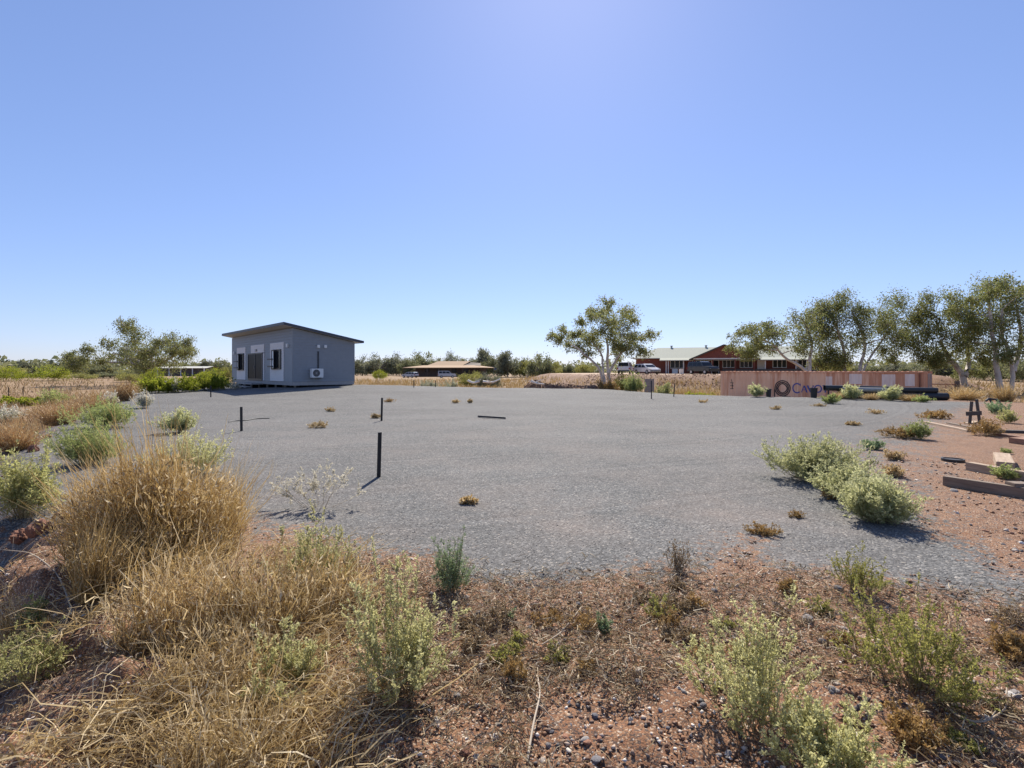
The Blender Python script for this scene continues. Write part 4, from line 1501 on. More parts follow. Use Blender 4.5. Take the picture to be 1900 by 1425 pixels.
def gum(label, d, trunks, clumps, seed, mat='gum_leaf', name='gum_tree', rad=.22, dens=1.0, group=None, leaf=.23):
    """A white-barked gum: trunk lines and leaf clumps with their own depth about d."""
    g = np.random.default_rng(seed)
    bpx = trunks[0][0][0]
    base = at(bpx, d)
    root = thing(name, label, 'tree', base, 0, group)
    k = d / F
    tr = Soup()
    nodes = []
    for i, T in enumerate(trunks):
        dy = g.normal(0, .5, len(T)).cumsum() * .35
        dy[0] = dy[0] * .2
        P = np.array([W(x, y, d) for x, y in T]) - base
        P[:, 1] += dy
        if i == 0 or T[0][1] > 700:
            P[0, 2] = -.25
        Q = smooth_path(P, 14)
        Q[1:-1] += g.normal(0, .025, (12, 3))
        r_ = rad * (1.0 if i == 0 else .75) * np.linspace(1, .42, 14)
        r_[0] *= 1.25
        tr.tubes(Q[None], r_[None], 9)
        nodes += [(q, rr) for q, rr in zip(Q[4:], r_[4:])]
    NP = np.array([n[0] for n in nodes])
    NR = np.array([n[1] for n in nodes])
    lf = Soup()
    cen = []
    spread = max(c[0] for c in clumps) - min(c[0] for c in clumps)
    cxm = np.mean([c[0] for c in clumps])
    order = sorted(range(len(clumps)), key=lambda i: abs(clumps[i][0] - cxm) + abs(clumps[i][1] - trunks[0][-1][1]))
    for i in order:
        x, y, r = clumps[i]
        lim = math.sqrt(max(.1, 1 - ((x - cxm) / (spread * .55)) ** 2)) * spread * .36 * k
        c = W(x, y, d) - base
        c[1] += g.uniform(-lim, lim)
        rr = r * k
        # bough from the nearest lower node
        cost = np.linalg.norm(NP - c, axis=1) + 2.0 * np.maximum(0, NP[:, 2] - c[2] + .2)
        j = int(np.argmin(cost))
        p0 = NP[j]
        v = c - p0
        L_ = np.linalg.norm(v)
        P = bez(p0, p0 + v * .33 + np.array([0, 0, .10 * L_]) + g.normal(0, .08 * L_, 3), p0 + v * .7 + np.array([0, 0, .06 * L_]) + g.normal(0, .08 * L_, 3), c, 7)
        ra = min(NR[j] * .62, .025 + .03 * L_)
        rl = np.linspace(ra, max(.015, ra * .35), 7)
        tr.tubes(P[None], rl[None], 5)
        NP = np.vstack([NP, P[3:]])
        NR = np.concatenate([NR, rl[3:]])
        # twigs and leaf sprays
        ns = max(5, int(13 * dens))
        sub = c + g.normal(0, 1, (ns, 3)) * rr * np.array([.62, .62, .46])
        tw = np.stack([np.stack([c + (s - c) * t + np.array([0, 0, .06 * rr * math.sin(3.1 * t)]) for t in (0, .5, 1)]) for s in sub])
        tr.tubes(tw, np.tile(np.array([.018, .012, .007]), (ns, 1)), 3)
        nl = int(38 * dens)
        cc = np.repeat(sub, nl, 0)
        off = g.normal(0, 1, (len(cc), 3))
        off *= (np.repeat(g.uniform(.20, .50, ns), nl) * max(rr, .6))[:, None]
        cc = cc + off
        cc[:, 2] -= np.abs(off[:, 0]) * .25
        dr = g.normal(0, .55, (len(cc), 3)) + np.array([0, 0, -.55])
        lf.leaves(cc, dr, leaf * g.uniform(.7, 1.3, len(cc)), leaf * .42 * g.uniform(.7, 1.3, len(cc)), g, tip=g.random(len(cc)))
    tr.build('trunk', M['white_bark'], root, True)
    lf.build('crown', M[mat], root)
    return root


def zc5(L_):
    return [(1320 + x / 3.276, 500 + y / 3.276, r / 3.276) for x, y, r in L_]


def zt5(L_):
    return [(1320 + x / 3.276, 500 + y / 3.276) for x, y in L_]


def zc4(L_):
    return [(1000 + x / 5.588, 540 + y / 5.588, r / 5.588) for x, y, r in L_]


def zt4(L_):
    return [(1000 + x / 5.588, 540 + y / 5.588) for x, y in L_]


def zc2(L_):
    return [(x / 4.75, 580 + y / 4.75, r / 4.75) for x, y, r in L_]


def zt2(L_):
    return [(x / 4.75, 580 + y / 4.75) for x, y in L_]


gum('spreading white-barked gum tree standing alone left of the brick house', 57,
    [zt4([(735, 1010), (730, 930), (722, 850), (725, 790), (712, 700), (725, 600), (700, 480)]), zt4([(665, 1010), (655, 930), (640, 850), (600, 775), (540, 720), (470, 680), (400, 590), (330, 560)]),
     zt4([(700, 1010), (672, 900), (660, 800), (668, 700), (640, 620), (560, 540)]), zt4([(722, 850), (770, 760), (800, 690), (850, 635), (900, 560)])],
    zc4([(650, 150, 55), (730, 180, 55), (560, 200, 55), (620, 260, 70), (500, 300, 60), (830, 230, 80), (930, 250, 75), (1020, 270, 55), (780, 330, 80), (900, 350, 85), (680, 340, 65), (1000, 420, 75),
         (1100, 450, 65), (1165, 440, 40), (950, 500, 85), (850, 450, 85), (580, 430, 70), (470, 420, 45), (380, 430, 45), (240, 420, 55), (160, 470, 50), (220, 500, 55), (330, 540, 60), (400, 560, 55),
         (500, 520, 75), (1000, 560, 75), (950, 620, 75), (880, 660, 60), (1030, 620, 50), (700, 480, 75), (620, 560, 65), (750, 560, 55), (830, 580, 55), (500, 640, 45), (430, 320, 40), (560, 480, 60), (640, 400, 60)]),
    11, rad=.24)
gum('broad low gum tree with drooping left boughs behind the hedge at left', 75,
    [zt2([(1330, 600), (1325, 500), (1310, 440), (1330, 360), (1350, 260)]), zt2([(1325, 500), (1240, 450), (1180, 410), (1090, 370), (980, 360)]), zt2([(1335, 490), (1420, 440), (1500, 390), (1600, 330)]), zt2([(1260, 470), (1160, 435), (1060, 440), (920, 430)])],
    zc2([(1290, 150, 55), (1360, 145, 55), (1300, 200, 65), (1400, 215, 65), (1450, 250, 50), (1350, 270, 65), (1260, 260, 55), (1180, 290, 65), (1100, 320, 65), (1050, 270, 38), (970, 340, 55), (920, 330, 45), (860, 380, 55),
         (800, 400, 55), (720, 420, 55), (680, 390, 40), (740, 470, 45), (860, 460, 55), (930, 430, 45), (1000, 400, 45), (1080, 400, 45), (1280, 350, 75), (1380, 350, 75), (1450, 340, 65), (1300, 430, 75), (1400, 420, 65),
         (1480, 420, 55), (1560, 300, 45), (1620, 260, 55), (1680, 300, 55), (1720, 355, 40), (1640, 350, 45), (1570, 360, 45), (1280, 460, 55), (1380, 480, 60)]),
    12, rad=.3, leaf=.26, dens=1.2)
gum('gum tree with a low leaning bough in front of the brick house', 55,
    [zt5([(592, 740), (590, 620), (592, 540), (615, 470), (605, 390), (560, 300)]), zt5([(585, 625), (530, 580), (460, 545), (420, 515), (400, 460), (300, 420)])],
    zc5([(150, 390, 38), (200, 375, 45), (270, 365, 45), (310, 345, 38), (180, 450, 42), (250, 440, 38), (320, 400, 45), (380, 375, 45), (430, 350, 45), (500, 290, 55), (550, 275, 45), (520, 350, 55), (460, 420, 55),
         (580, 380, 55), (620, 330, 60), (410, 470, 38), (480, 490, 38), (200, 505, 36), (160, 500, 30), (300, 480, 36), (560, 440, 45), (240, 500, 30), (350, 450, 40)]), 13, 'gum_leaf_dark', rad=.22)
gum('dense dark gum with foliage down to the container top', 60,
    [zt5([(805, 740), (805, 600), (800, 520), (760, 430), (720, 330)]), zt5([(805, 600), (740, 520), (680, 470)])],
    zc5([(690, 225, 55), (735, 240, 55), (660, 300, 60), (720, 330, 60), (640, 400, 55), (700, 420, 55), (745, 470, 55), (700, 520, 55), (680, 565, 45), (745, 565, 45), (795, 545, 45), (640, 565, 38), (670, 240, 40), (760, 400, 50),
         (710, 270, 50), (650, 340, 50), (690, 370, 50), (740, 520, 45)]), 14, 'gum_leaf', rad=.2, dens=1.25)
gum('twin-stemmed gum with high open crown behind the container', 58,
    [zt5([(890, 740), (885, 620), (892, 560), (930, 480), (900, 380), (850, 260)]), zt5([(905, 720), (920, 595), (965, 535), (1010, 470), (1090, 380), (1150, 270)])],
    zc5([(830, 160, 45), (810, 210, 45), (870, 190, 45), (905, 235, 38), (860, 260, 55), (800, 300, 55), (880, 320, 55), (950, 285, 45), (840, 370, 55), (920, 380, 55), (960, 350, 45), (860, 450, 55), (930, 440, 55), (1000, 430, 55),
         (1090, 200, 45), (1150, 180, 55), (1200, 190, 38), (1110, 250, 60), (1180, 250, 60), (1240, 270, 55), (1050, 300, 55), (1130, 320, 60), (1200, 330, 60), (1270, 300, 45), (1060, 400, 55), (1130, 420, 55), (1180, 450, 55),
         (1100, 500, 45), (1050, 480, 45), (1120, 545, 30), (1015, 350, 45), (1240, 380, 45), (1160, 380, 55), (1090, 450, 50)]), 15, 'gum_leaf_dark', rad=.2, dens=1.1)
gum('gum tree with a thick forked white trunk right of the container', 56,
    [zt5([(1535, 770), (1537, 700), (1540, 640), (1515, 590), (1470, 540), (1420, 430)]), zt5([(1540, 650), (1570, 590), (1580, 540), (1560, 440), (1530, 340)])],
    zc5([(1340, 240, 45), (1310, 300, 45), (1375, 300, 45), (1320, 370, 45), (1400, 350, 45), (1360, 430, 55), (1290, 480, 45), (1250, 530, 38), (1320, 520, 45), (1400, 500, 55), (1460, 450, 55), (1430, 400, 55), (1480, 380, 55),
         (1500, 500, 55), (1550, 450, 55), (1450, 540, 45), (1560, 520, 45), (1600, 480, 45), (1380, 560, 38), (1300, 570, 38), (1530, 330, 45), (1440, 230, 45), (1450, 290, 45), (1600, 560, 38), (1620, 610, 38), (1600, 640, 34)]),
    16, 'gum_leaf', rad=.33, dens=1.15)
gum('tallest gum tree with two leaning white trunks at the right edge of the photo', 52,
    [zt5([(1790, 780), (1775, 720), (1750, 660), (1722, 580), (1712, 500), (1680, 380), (1660, 250)]), zt5([(1828, 780), (1832, 700), (1835, 620), (1810, 550), (1780, 490), (1740, 380), (1740, 250)]), zt5([(1836, 620), (1870, 540), (1895, 460), (1900, 350), (1880, 230)])],
    zc5([(1500, 170, 45), (1560, 190, 45), (1610, 150, 45), (1660, 100, 45), (1720, 90, 55), (1780, 90, 55), (1830, 100, 45), (1880, 130, 55), (1640, 200, 55), (1700, 170, 55), (1780, 170, 55), (1850, 190, 55), (1900, 200, 55),
         (1560, 250, 55), (1620, 270, 55), (1700, 260, 55), (1780, 260, 55), (1860, 270, 55), (1930, 260, 55), (1650, 350, 55), (1720, 370, 55), (1580, 340, 45), (1800, 360, 55), (1880, 360, 55), (1620, 430, 55), (1680, 440, 45),
         (1850, 450, 45), (1930, 400, 55), (1950, 330, 65), (1980, 250, 55), (1960, 180, 55), (1690, 500, 45), (1640, 530, 45), (1920, 110, 55), (1740, 310, 55), (1830, 310, 55)]), 17, 'gum_leaf_dark', rad=.30, dens=1.15)


# plain trees of the distance: five crowns shared by many
def tree_template(seed, mat, wide):
    g = np.random.default_rng(seed)
    lf, tr = Soup(), Soup()
    n = 34
    th, ph = g.uniform(0, 2 * math.pi, n), g.random(n)
    rr = np.sqrt(g.random(n))
    c = np.stack([np.cos(th) * rr * .5 * wide, np.sin(th) * rr * .5 * wide, .14 + .76 * ph * (1 - .5 * rr)], 1)
    tr.tubes(smooth_path([(0, 0, -.05), (.01, 0, .15), (.03, .02, .3), (0, .02, .6)], 8)[None], np.linspace(.03, .012, 8)[None], 6)
    P = np.stack([np.stack([np.array([0, 0, .18 + .15 * t]) * (1 - t) + cc * t + np.array([0, 0, .05 * math.sin(3 * t)]) for t in (0, .33, .66, 1)]) for cc in c])
    tr.tubes(P, np.tile(np.array([.016, .011, .008, .004]), (n, 1)), 4)
    nl = 130
    cc = np.repeat(c, nl, 0)
    off = g.normal(0, 1, (len(cc), 3)) * np.array([.085 * wide, .085 * wide, .065])
    lf.leaves(cc + off, g.normal(0, .6, (len(cc), 3)) + np.array([0, 0, -.2]), .06 * g.uniform(.7, 1.4, len(cc)), .034 * g.uniform(.7, 1.4, len(cc)), g, tip=g.random(len(cc)))
    a = lf.build('crown', M[mat])
    b = tr.build('trunk', M['grey_bark'])
    return a, b


TPL = []
for i, (mt, wd) in enumerate((('tree_leaf', 1.1), ('tree_leaf_grey', 1.3), ('tree_leaf', 1.6), ('olive_leaf', 1.5), ('bright_leaf', 1.9), ('tree_leaf_grey', .9))):
    TPL.append((tree_template(100 + i, mt, wd), wd, [False]))


def plain_tree(px, top, wpx, d, k, label, group, name='tree', cat='tree'):
    (a, b), wd, used = TPL[k]
    p = at(px, d)
    h = EYE + (HY - top) * d / F - p[2]
    w = wpx * d / F / (wd * .92)
    t = thing(name, label, cat, p, random.Random(px).uniform(0, 6), group)
    t.scale = (w, w, h * 1.2)
    for s_ in (a, b):
        if not used[0]:
            o = s_
        else:
            o = s_.copy()
            COL.objects.link(o)
        o.parent = t
    used[0] = True
    return t


ORD = ['first', 'second', 'third', 'fourth', 'fifth', 'sixth', 'seventh', 'eighth', 'ninth', 'tenth', 'eleventh', 'twelfth', 'thirteenth', 'fourteenth', 'fifteenth', 'sixteenth', 'seventeenth', 'eighteenth', 'nineteenth', 'twentieth']
mid = [(672, 660, 40, 170, 1), (702, 657, 50, 165, 1), (735, 655, 44, 170, 1), (760, 662, 36, 160, 0), (786, 650, 42, 185, 0), (812, 662, 26, 190, 0), (838, 654, 36, 195, 2), (868, 662, 40, 185, 0), (893, 645, 34, 180, 5), (915, 657, 36, 170, 0),
       (942, 650, 36, 140, 5), (965, 661, 36, 145, 0), (985, 662, 34, 140, 3), (1003, 653, 40, 118, 0), (1025, 668, 30, 120, 3), (1050, 673, 22, 170, 0), (1066, 676, 26, 190, 0), (1085, 672, 30, 120, 3), (1100, 678, 26, 130, 0)]
for i, (px, top, w, d, k) in enumerate(mid):
    plain_tree(px, top, w, d, k, '%s tree from the left in the treeline between cabin and lone gum' % ORD[i], 'trees behind the homestead')
lft = [(6, 678, 50, 150, 3), (20, 672, 44, 210, 0), (45, 670, 40, 205, 5), (66, 669, 40, 210, 0), (112, 668, 60, 215, 2), (150, 672, 50, 205, 0), (182, 674, 44, 190, 0), (215, 684, 44, 200, 3), (258, 681, 44, 110, 0), (300, 676, 50, 170, 0),
       (352, 670, 30, 190, 0), (385, 668, 26, 170, 5), (410, 666, 30, 160, 0), (422, 676, 26, 100, 3)]
for i, (px, top, w, d, k) in enumerate(lft):
    plain_tree(px, top, w, d, k, '%s tree from the left in the treeline left of the cabin' % ORD[i], 'trees on the left horizon')
rgt = [(1602, 678, 36, 220, 0), (1636, 676, 40, 215, 0), (1670, 675, 40, 205, 5), (1700, 673, 40, 160, 0), (1738, 668, 46, 120, 5), (1765, 672, 44, 140, 0), (1812, 672, 40, 100, 2), (1842, 660, 44, 95, 0), (1880, 664, 50, 90, 2), (1905, 660, 50, 85, 0)]
for i, (px, top, w, d, k) in enumerate(rgt):
    plain_tree(px, top, w, d, k, '%s tree from the left in the low trees right of the container top' % ORD[i], 'trees on the right horizon')
for px, top, w, d, k, lab in ((100, 678, 56, 95, 4, 'rounded yellow green bush on the left plain below the treeline'), (12, 680, 50, 90, 4, 'yellow green bush cut by the left edge of the photo'),
                              (285, 683, 40, 60, 4, 'tall bright green bush at the left end of the hedge'), (392, 684, 50, 52, 4, 'bright bush against the left wall of the cabin'), (150, 691, 44, 105, 3, 'olive bush on the left plain below the drooping gum boughs'), (205, 689, 50, 118, 0, 'dark green bush right of the olive one on the left plain'), (240, 690, 34, 92, 3, 'olive bush left of the bright hedge on the plain'), (56, 690, 40, 125, 0, 'dark low bush left of the rounded yellow green bush'), (705, 686, 22, 110, 4, 'small bright green bush right of the cabin'),
                              (875, 688, 40, 75, 3, 'olive bush in front of the homestead verandah'), (1553, 668, 40, 62, 3, 'olive bush behind the container below the dark gum'), (905, 692, 40, 70, 1, 'grey leafless-looking bush right of the homestead')):
    plain_tree(px, top, w, d, k, lab, None, 'bush', 'bush')
for (a, b), wd, used in TPL:
    if not used[0]:
        bpy.data.objects.remove(a)
        bpy.data.objects.remove(b)
# unbroken scrub on the skyline
g = np.random.default_rng(5)
n = 38000
th = g.uniform(R(-88), R(88), n)
dd = g.uniform(260, 420, n)
x, y = np.sin(th) * dd, np.cos(th) * dd
hh = (3.0 + 6.0 * fbm(th * 60, dd * .02, 8)) * g.random(n)
wd_ = Soup()
wd_.leaves(np.stack([x, y, H(x, y) + hh], 1), g.normal(0, .6, (n, 3)), g.uniform(1.1, 2.4, n), g.uniform(.7, 1.5, n), g, tip=g.random(n))
tag(wd_.build('far_woodland', M['tree_leaf']), 'low grey-green scrub along the whole horizon', kind='stuff')
# ------------------------------------------------------------------ shrubs and weeds
def shrub(label, px, pyb, wpx, hpx, mat, seed, name='shrub', cat='shrub', stems=60, twigs=4, lps=14, leaf=(.035, .014), stemmat='plant_stem', d=None, loose=.0, up=.5, group=None, depth=.8, lean=0.0, start=.25, tips=False):
    """Stems rise from the root and fan into a dome; twigs and leaves sit along them."""
    g = np.random.default_rng(seed)
    p = hit(px, pyb) if d is None else at(px, d)
    k = p[1] / F
    Rx, Hh = wpx * k / 2, hpx * k
    # the foot of the picture of the shrub is its near side: set the root half a depth back
    root = thing(name, label, cat, p, 0, group)
    n = stems
    th = g.uniform(0, 2 * math.pi, n)
    q = g.random(n) ** .6
    fr = 1.12 * g.beta(3.2, 1.6, n) * (.78 + .5 * vnoise(th * 1.3 + seed, q * 2.0, seed)) + loose * g.random(n)
    e = np.stack([np.cos(th) * q * Rx * fr + lean * Rx * fr, np.sin(th) * q * Rx * depth * fr, np.maximum(.10, np.sqrt(np.maximum(0, 1 - (q * .93) ** 2))) * Hh * fr], 1)
    b = np.stack([np.cos(th) * q * Rx * .22, np.sin(th) * q * Rx * .2, np.full(n, -.02)], 1)
    c = b + (e - b) * np.array([.62, .62, .42 - .2 * (up - .5)]) + g.normal(0, .05, (n, 3)) * Rx
    t = np.linspace(0, 1, 6)[None, :, None]
    C = (1 - t) ** 2 * b[:, None] + 2 * t * (1 - t) * c[:, None] + t * t * e[:, None]
    C[:, 1:] += g.normal(0, .018, (n, 5, 3)) * Rx
    st = Soup()
    r0 = max(.0022, .0035 * min(1.5, Hh))
    st.tubes(C, np.tile(np.linspace(r0, r0 * .4, 6), (n, 1)), 3, g)
    # twigs
    m = n * twigs
    si = np.repeat(np.arange(n), twigs)
    ts = g.uniform(start, .95, m)
    f = ts * 5
    i0 = np.minimum(f.astype(int), 4)
    o = C[si, i0] * (1 - (f - i0))[:, None] + C[si, i0 + 1] * (f - i0)[:, None]
    dirn = (e - b)[si] / np.linalg.norm((e - b)[si], axis=1)[:, None]
    tl = np.minimum(Rx, Hh) * g.uniform(.14, .55, m) * (1.15 - .5 * ts)
    ed = dirn * .7 + g.normal(0, .55, (m, 3)) + np.array([0, 0, up])
    ed /= np.linalg.norm(ed, axis=1)[:, None]
    te = o + ed * tl[:, None]
    tm = (o + te) / 2 + g.normal(0, .02, (m, 3)) * tl[:, None]
    TW = np.stack([o, tm, te], 1)
    TW[:, :, 2] = np.maximum(TW[:, :, 2], .004)
    st.tubes(TW[:, ::2], np.tile(np.array([r0 * .55, r0 * .25]), (m, 1)), 3, g)
    st.build('stem', M[stemmat], root)
    # leaves along twigs and the ends of stems
    lf = Soup()
    N = m * lps
    u = np.repeat(np.arange(m), lps)
    s = np.sqrt(g.random(N)) * 1.02
    pos = np.where(s[:, None] < .5, TW[u, 0] + (TW[u, 1] - TW[u, 0]) * (s[:, None] * 2), TW[u, 1] + (TW[u, 2] - TW[u, 1]) * (s[:, None] * 2 - 1))
    ld = ed[u] * .75 + g.normal(0, .55, (N, 3))
    lsz = g.uniform(.6, 1.3, N)
    lf.leaves(pos, ld, leaf[0] * lsz, leaf[1] * lsz, g, tip=np.clip(s * .55 + .5 * ts[u] if tips else s * 0, 0, 1))
    N2 = n * lps
    u2 = np.repeat(np.arange(n), lps)
    s2 = g.uniform(.55, 1.0, N2) * 5
    j0 = np.minimum(s2.astype(int), 4)
    pos2 = C[u2, j0] * (1 - (s2 - j0))[:, None] + C[u2, j0 + 1] * (s2 - j0)[:, None]
    lf.leaves(pos2, dirn[u2 * twigs] * .6 + g.normal(0, .6, (N2, 3)), leaf[0] * g.uniform(.6, 1.3, N2), leaf[1] * g.uniform(.6, 1.3, N2), g, tip=np.full(N2, .9 if tips else 0))
    lf.build('foliage', M[mat], root)
    return root


# near pad, right: the pair of pale bushes
shrub('larger pale yellow-green bush, upper one of the pair on the right of the gravel', 1512, 890, 190, 70, 'pale_leaf', 201, stems=200, twigs=7, lps=13, leaf=(.040, .013), up=1.0, tips=True)
shrub('lower pale yellow-green bush of the pair, nearest the red earth at right', 1630, 968, 145, 74, 'pale_leaf', 202, stems=170, twigs=7, lps=13, leaf=(.036, .012), up=.9, tips=True)
shrub('small pale bush joining the two bushes of the pair', 1568, 924, 150, 60, 'pale_leaf', 203, stems=120, twigs=6, lps=12, leaf=(.036, .012), up=.9, tips=True)
shrub('low pale bush in the middle of the strip, in front of the joining bush', 1604, 944, 138, 58, 'pale_leaf', 199, stems=110, twigs=6, lps=12, leaf=(.036, .012), up=.9, tips=True)
shrub('low brown dead weed under the upper bush of the pair', 1548, 925, 60, 22, 'brown_leaf', 204, 'weed', 'weed', stems=40, twigs=4, lps=6, leaf=(.03, .012), up=.2)
# left bank
shrub('yellow-green bush at the left edge by the eroded bank', 42, 958, 150, 120, 'yellow_leaf', 205, stems=120, twigs=6, lps=13, leaf=(.04, .012), up=.8)
shrub('low round green bush on the gravel right of the red clods', 165, 862, 155, 75, 'green_leaf', 206, stems=150, twigs=6, lps=14, leaf=(.042, .011), up=.7)
shrub('green spreading bush behind the low round one on the pad edge', 195, 793, 125, 50, 'green_leaf', 207, stems=130, twigs=6, lps=13, leaf=(.055, .015), up=.7)
shrub('pale yellow-green bush alone on the gravel behind the golden tussock', 331, 803, 78, 42, 'pale_leaf', 208, stems=90, twigs=5, lps=13, leaf=(.055, .017), up=1.1, tips=True)
shrub('yellow-green bush behind the big golden grass tussock', 355, 880, 165, 72, 'yellow_leaf', 209, stems=110, twigs=5, lps=12, leaf=(.04, .012), up=.9, tips=True)
shrub('white-flowering bush at the gravel corner near the hedge', 266, 757, 44, 33, 'white_leaf', 210, stems=40, twigs=5, lps=10, leaf=(.08, .022), up=.9, tips=True)
shrub('white-flowering weed behind the green spreading bush', 205, 756, 40, 24, 'white_leaf', 211, stems=40, twigs=4, lps=10, leaf=(.09, .03), up=.9, tips=True, d=24)
shrub('white-topped weed at the left edge of the photo', 14, 783, 64, 34, 'white_leaf', 212, stems=50, twigs=5, lps=10, leaf=(.08, .025), up=.9, tips=True, d=20)
shrub('flat bright green creeper patch at the left edge', 45, 752, 120, 14, 'bright_leaf', 213, 'creeper', 'creeper', stems=110, twigs=5, lps=10, leaf=(.16, .09), up=.3, d=33)
shrub('grey-green weed above the flat bright creeper at left', 95, 745, 60, 30, 'green_leaf', 214, stems=50, twigs=4, lps=9, leaf=(.12, .04), up=.7, d=31)
# hedge left of the cabin
for px, pyb, w, h, lab, d in ((290, 727, 84, 24, 'left clump of the bright green hedge by the pad', 35), (335, 728, 100, 25, 'middle clump of the bright green hedge by the pad', 36), (390, 726, 96, 27, 'right clump of the bright green hedge, nearest the cabin', 37.5)):
    shrub(lab, px, pyb, w, h, 'bright_leaf', 300 + px, 'hedge_bush', 'bush', stems=120, twigs=7, lps=10, leaf=(.13, .05), up=.8, d=d, group='bright green hedge', depth=.7, loose=.25)
shrub('white dead sprig poking out of the bright hedge', 322, 722, 40, 36, 'white_leaf', 330, 'weed', 'weed', stems=22, twigs=4, lps=7, leaf=(.10, .03), d=35.2, tips=True)
shrub('pale dead sprig at the foot of the cabin left end', 436, 722, 26, 16, 'white_leaf', 331, 'weed', 'weed', stems=26, twigs=4, lps=7, leaf=(.09, .03), d=36.5, tips=True)
# foreground weeds
SP = dict(up=.7, tips=True, twigs=9, lps=26, depth=1.0, start=.34)
shrub('pale sprig of dried flower stalks on the gravel beside the nearest picket', 592, 940, 190, 66, 'bleached', 340, 'weed', 'weed', stems=20, twigs=5, lps=26, leaf=(.030, .010), stemmat='dead_stem', up=.3, tips=True, start=.62, loose=.15)
shrub('yellow-green weed with spikes at the near edge of the gravel left of centre', 585, 1095, 170, 145, 'yellow_leaf', 341, 'weed', 'weed', stems=34, leaf=(.019, .0078), **SP)
shrub('large spiky yellow-green weed on the red soil left of centre', 745, 1285, 260, 215, 'yellow_leaf', 342, 'weed', 'weed', stems=52, leaf=(.0155, .0068), **SP)
shrub('small yellow-green weed between dry grass and the large spiky weed', 535, 1300, 190, 125, 'yellow_leaf', 343, 'weed', 'weed', stems=26, leaf=(.015, .0066), **SP)
shrub('fine-leaved blue-green bush at the gravel edge in the centre', 838, 1098, 92, 95, 'blue_leaf', 344, stems=44, twigs=8, lps=14, leaf=(.020, .004), up=.9, loose=.1)
shrub('tiny blue-green seedling on the red soil in the centre', 1120, 1178, 36, 36, 'blue_leaf', 345, 'weed', 'weed', stems=16, twigs=4, lps=10, leaf=(.018, .006), up=1.0)
shrub('tiny green seedling left of the blue-green one', 945, 1150, 30, 18, 'blue_leaf', 346, 'weed', 'weed', stems=12, twigs=4, lps=8, leaf=(.016, .006), up=.7)
shrub('large sprawling yellow-green weed at the bottom right of centre', 1395, 1350, 300, 215, 'yellow_leaf', 347, 'weed', 'weed', stems=46, leaf=(.0155, .007), **SP)
shrub('yellow-green weed cut by the bottom edge right of centre', 1535, 1450, 250, 140, 'yellow_leaf', 348, 'weed', 'weed', stems=44, leaf=(.015, .007), **SP)
shrub('spreading green weed on the red soil at lower right', 1695, 1280, 270, 170, 'olive_leaf', 349, 'weed', 'weed', stems=46, twigs=9, lps=22, leaf=(.0155, .0068), up=.7, start=.34, depth=1.0)
shrub('thin yellow-green weed at the gravel edge right of the red tongue', 1598, 1100, 150, 75, 'olive_leaf', 350, 'weed', 'weed', stems=24, twigs=7, lps=18, leaf=(.015, .006), up=.8)
shrub('low green weed at the bottom left edge of the photo', 50, 1262, 210, 90, 'yellow_leaf', 351, 'weed', 'weed', stems=36, twigs=8, lps=20, leaf=(.013, .006), up=.6, depth=1.0)
shrub('small green weed on the shaded bank at left', 62, 1165, 70, 50, 'green_leaf', 352, 'weed', 'weed', stems=22, twigs=5, lps=13, leaf=(.018, .009), up=.7)
shrub('brown dried weed on the dark gravel near the red tongue', 1255, 1062, 62, 58, 'litter', 353, 'weed', 'weed', stems=30, twigs=5, lps=6, leaf=(.018, .007), stemmat='dead_stem', up=.8)
shrub('orange-brown tuft on the gravel left of the paired bushes', 1412, 990, 72, 16, 'brown_leaf', 354, 'weed', 'weed', stems=40, twigs=5, lps=8, leaf=(.024, .007), up=.2)
shrub('small orange tuft on the gravel below the paired bushes', 1478, 960, 34, 12, 'brown_leaf', 355, 'weed', 'weed', stems=20, twigs=4, lps=8, leaf=(.022, .007), up=.2)
shrub('orange dried weed on the red tongue of earth', 1462, 1102, 46, 26, 'brown_leaf', 356, 'weed', 'weed', stems=26, twigs=5, lps=8, leaf=(.020, .008), up=.6)
shrub('orange-brown weed at the right edge of the red soil', 1880, 1225, 100, 60, 'brown_leaf', 357, 'weed', 'weed', stems=44, twigs=5, lps=10, leaf=(.020, .008), up=.7)
shrub('brown dried weed in the centre foreground near the long stalk', 958, 1265, 50, 60, 'brown_leaf', 358, 'weed', 'weed', stems=22, twigs=4, lps=8, leaf=(.018, .007), up=.9)
shrub('low yellow weed at the bottom right by the dark stones', 1700, 1380, 150, 60, 'brown_leaf', 359, 'weed', 'weed', stems=40, twigs=5, lps=10, leaf=(.02, .008), up=.5)
# dried herbs that nobody could tell apart in the litter
g_h = np.random.default_rng(77)
for i in range(34):
    px, py = (g_h.uniform(860, 1340), g_h.uniform(1090, 1260)) if i < 22 else (g_h.uniform(1250, 1880), g_h.uniform(1120, 1400))
    shrub('low dried brown herb clump in the litter of the red foreground soil', px, py, g_h.uniform(40, 90), g_h.uniform(14, 34), ('litter', 'brown_leaf', 'olive_leaf', 'litter')[i % 4], 900 + i, 'dried_herb', 'herb', stems=22, twigs=5, lps=9, leaf=(.016, .0065), stemmat='dead_stem', up=.3, group='dried herbs in the litter', depth=1.0)
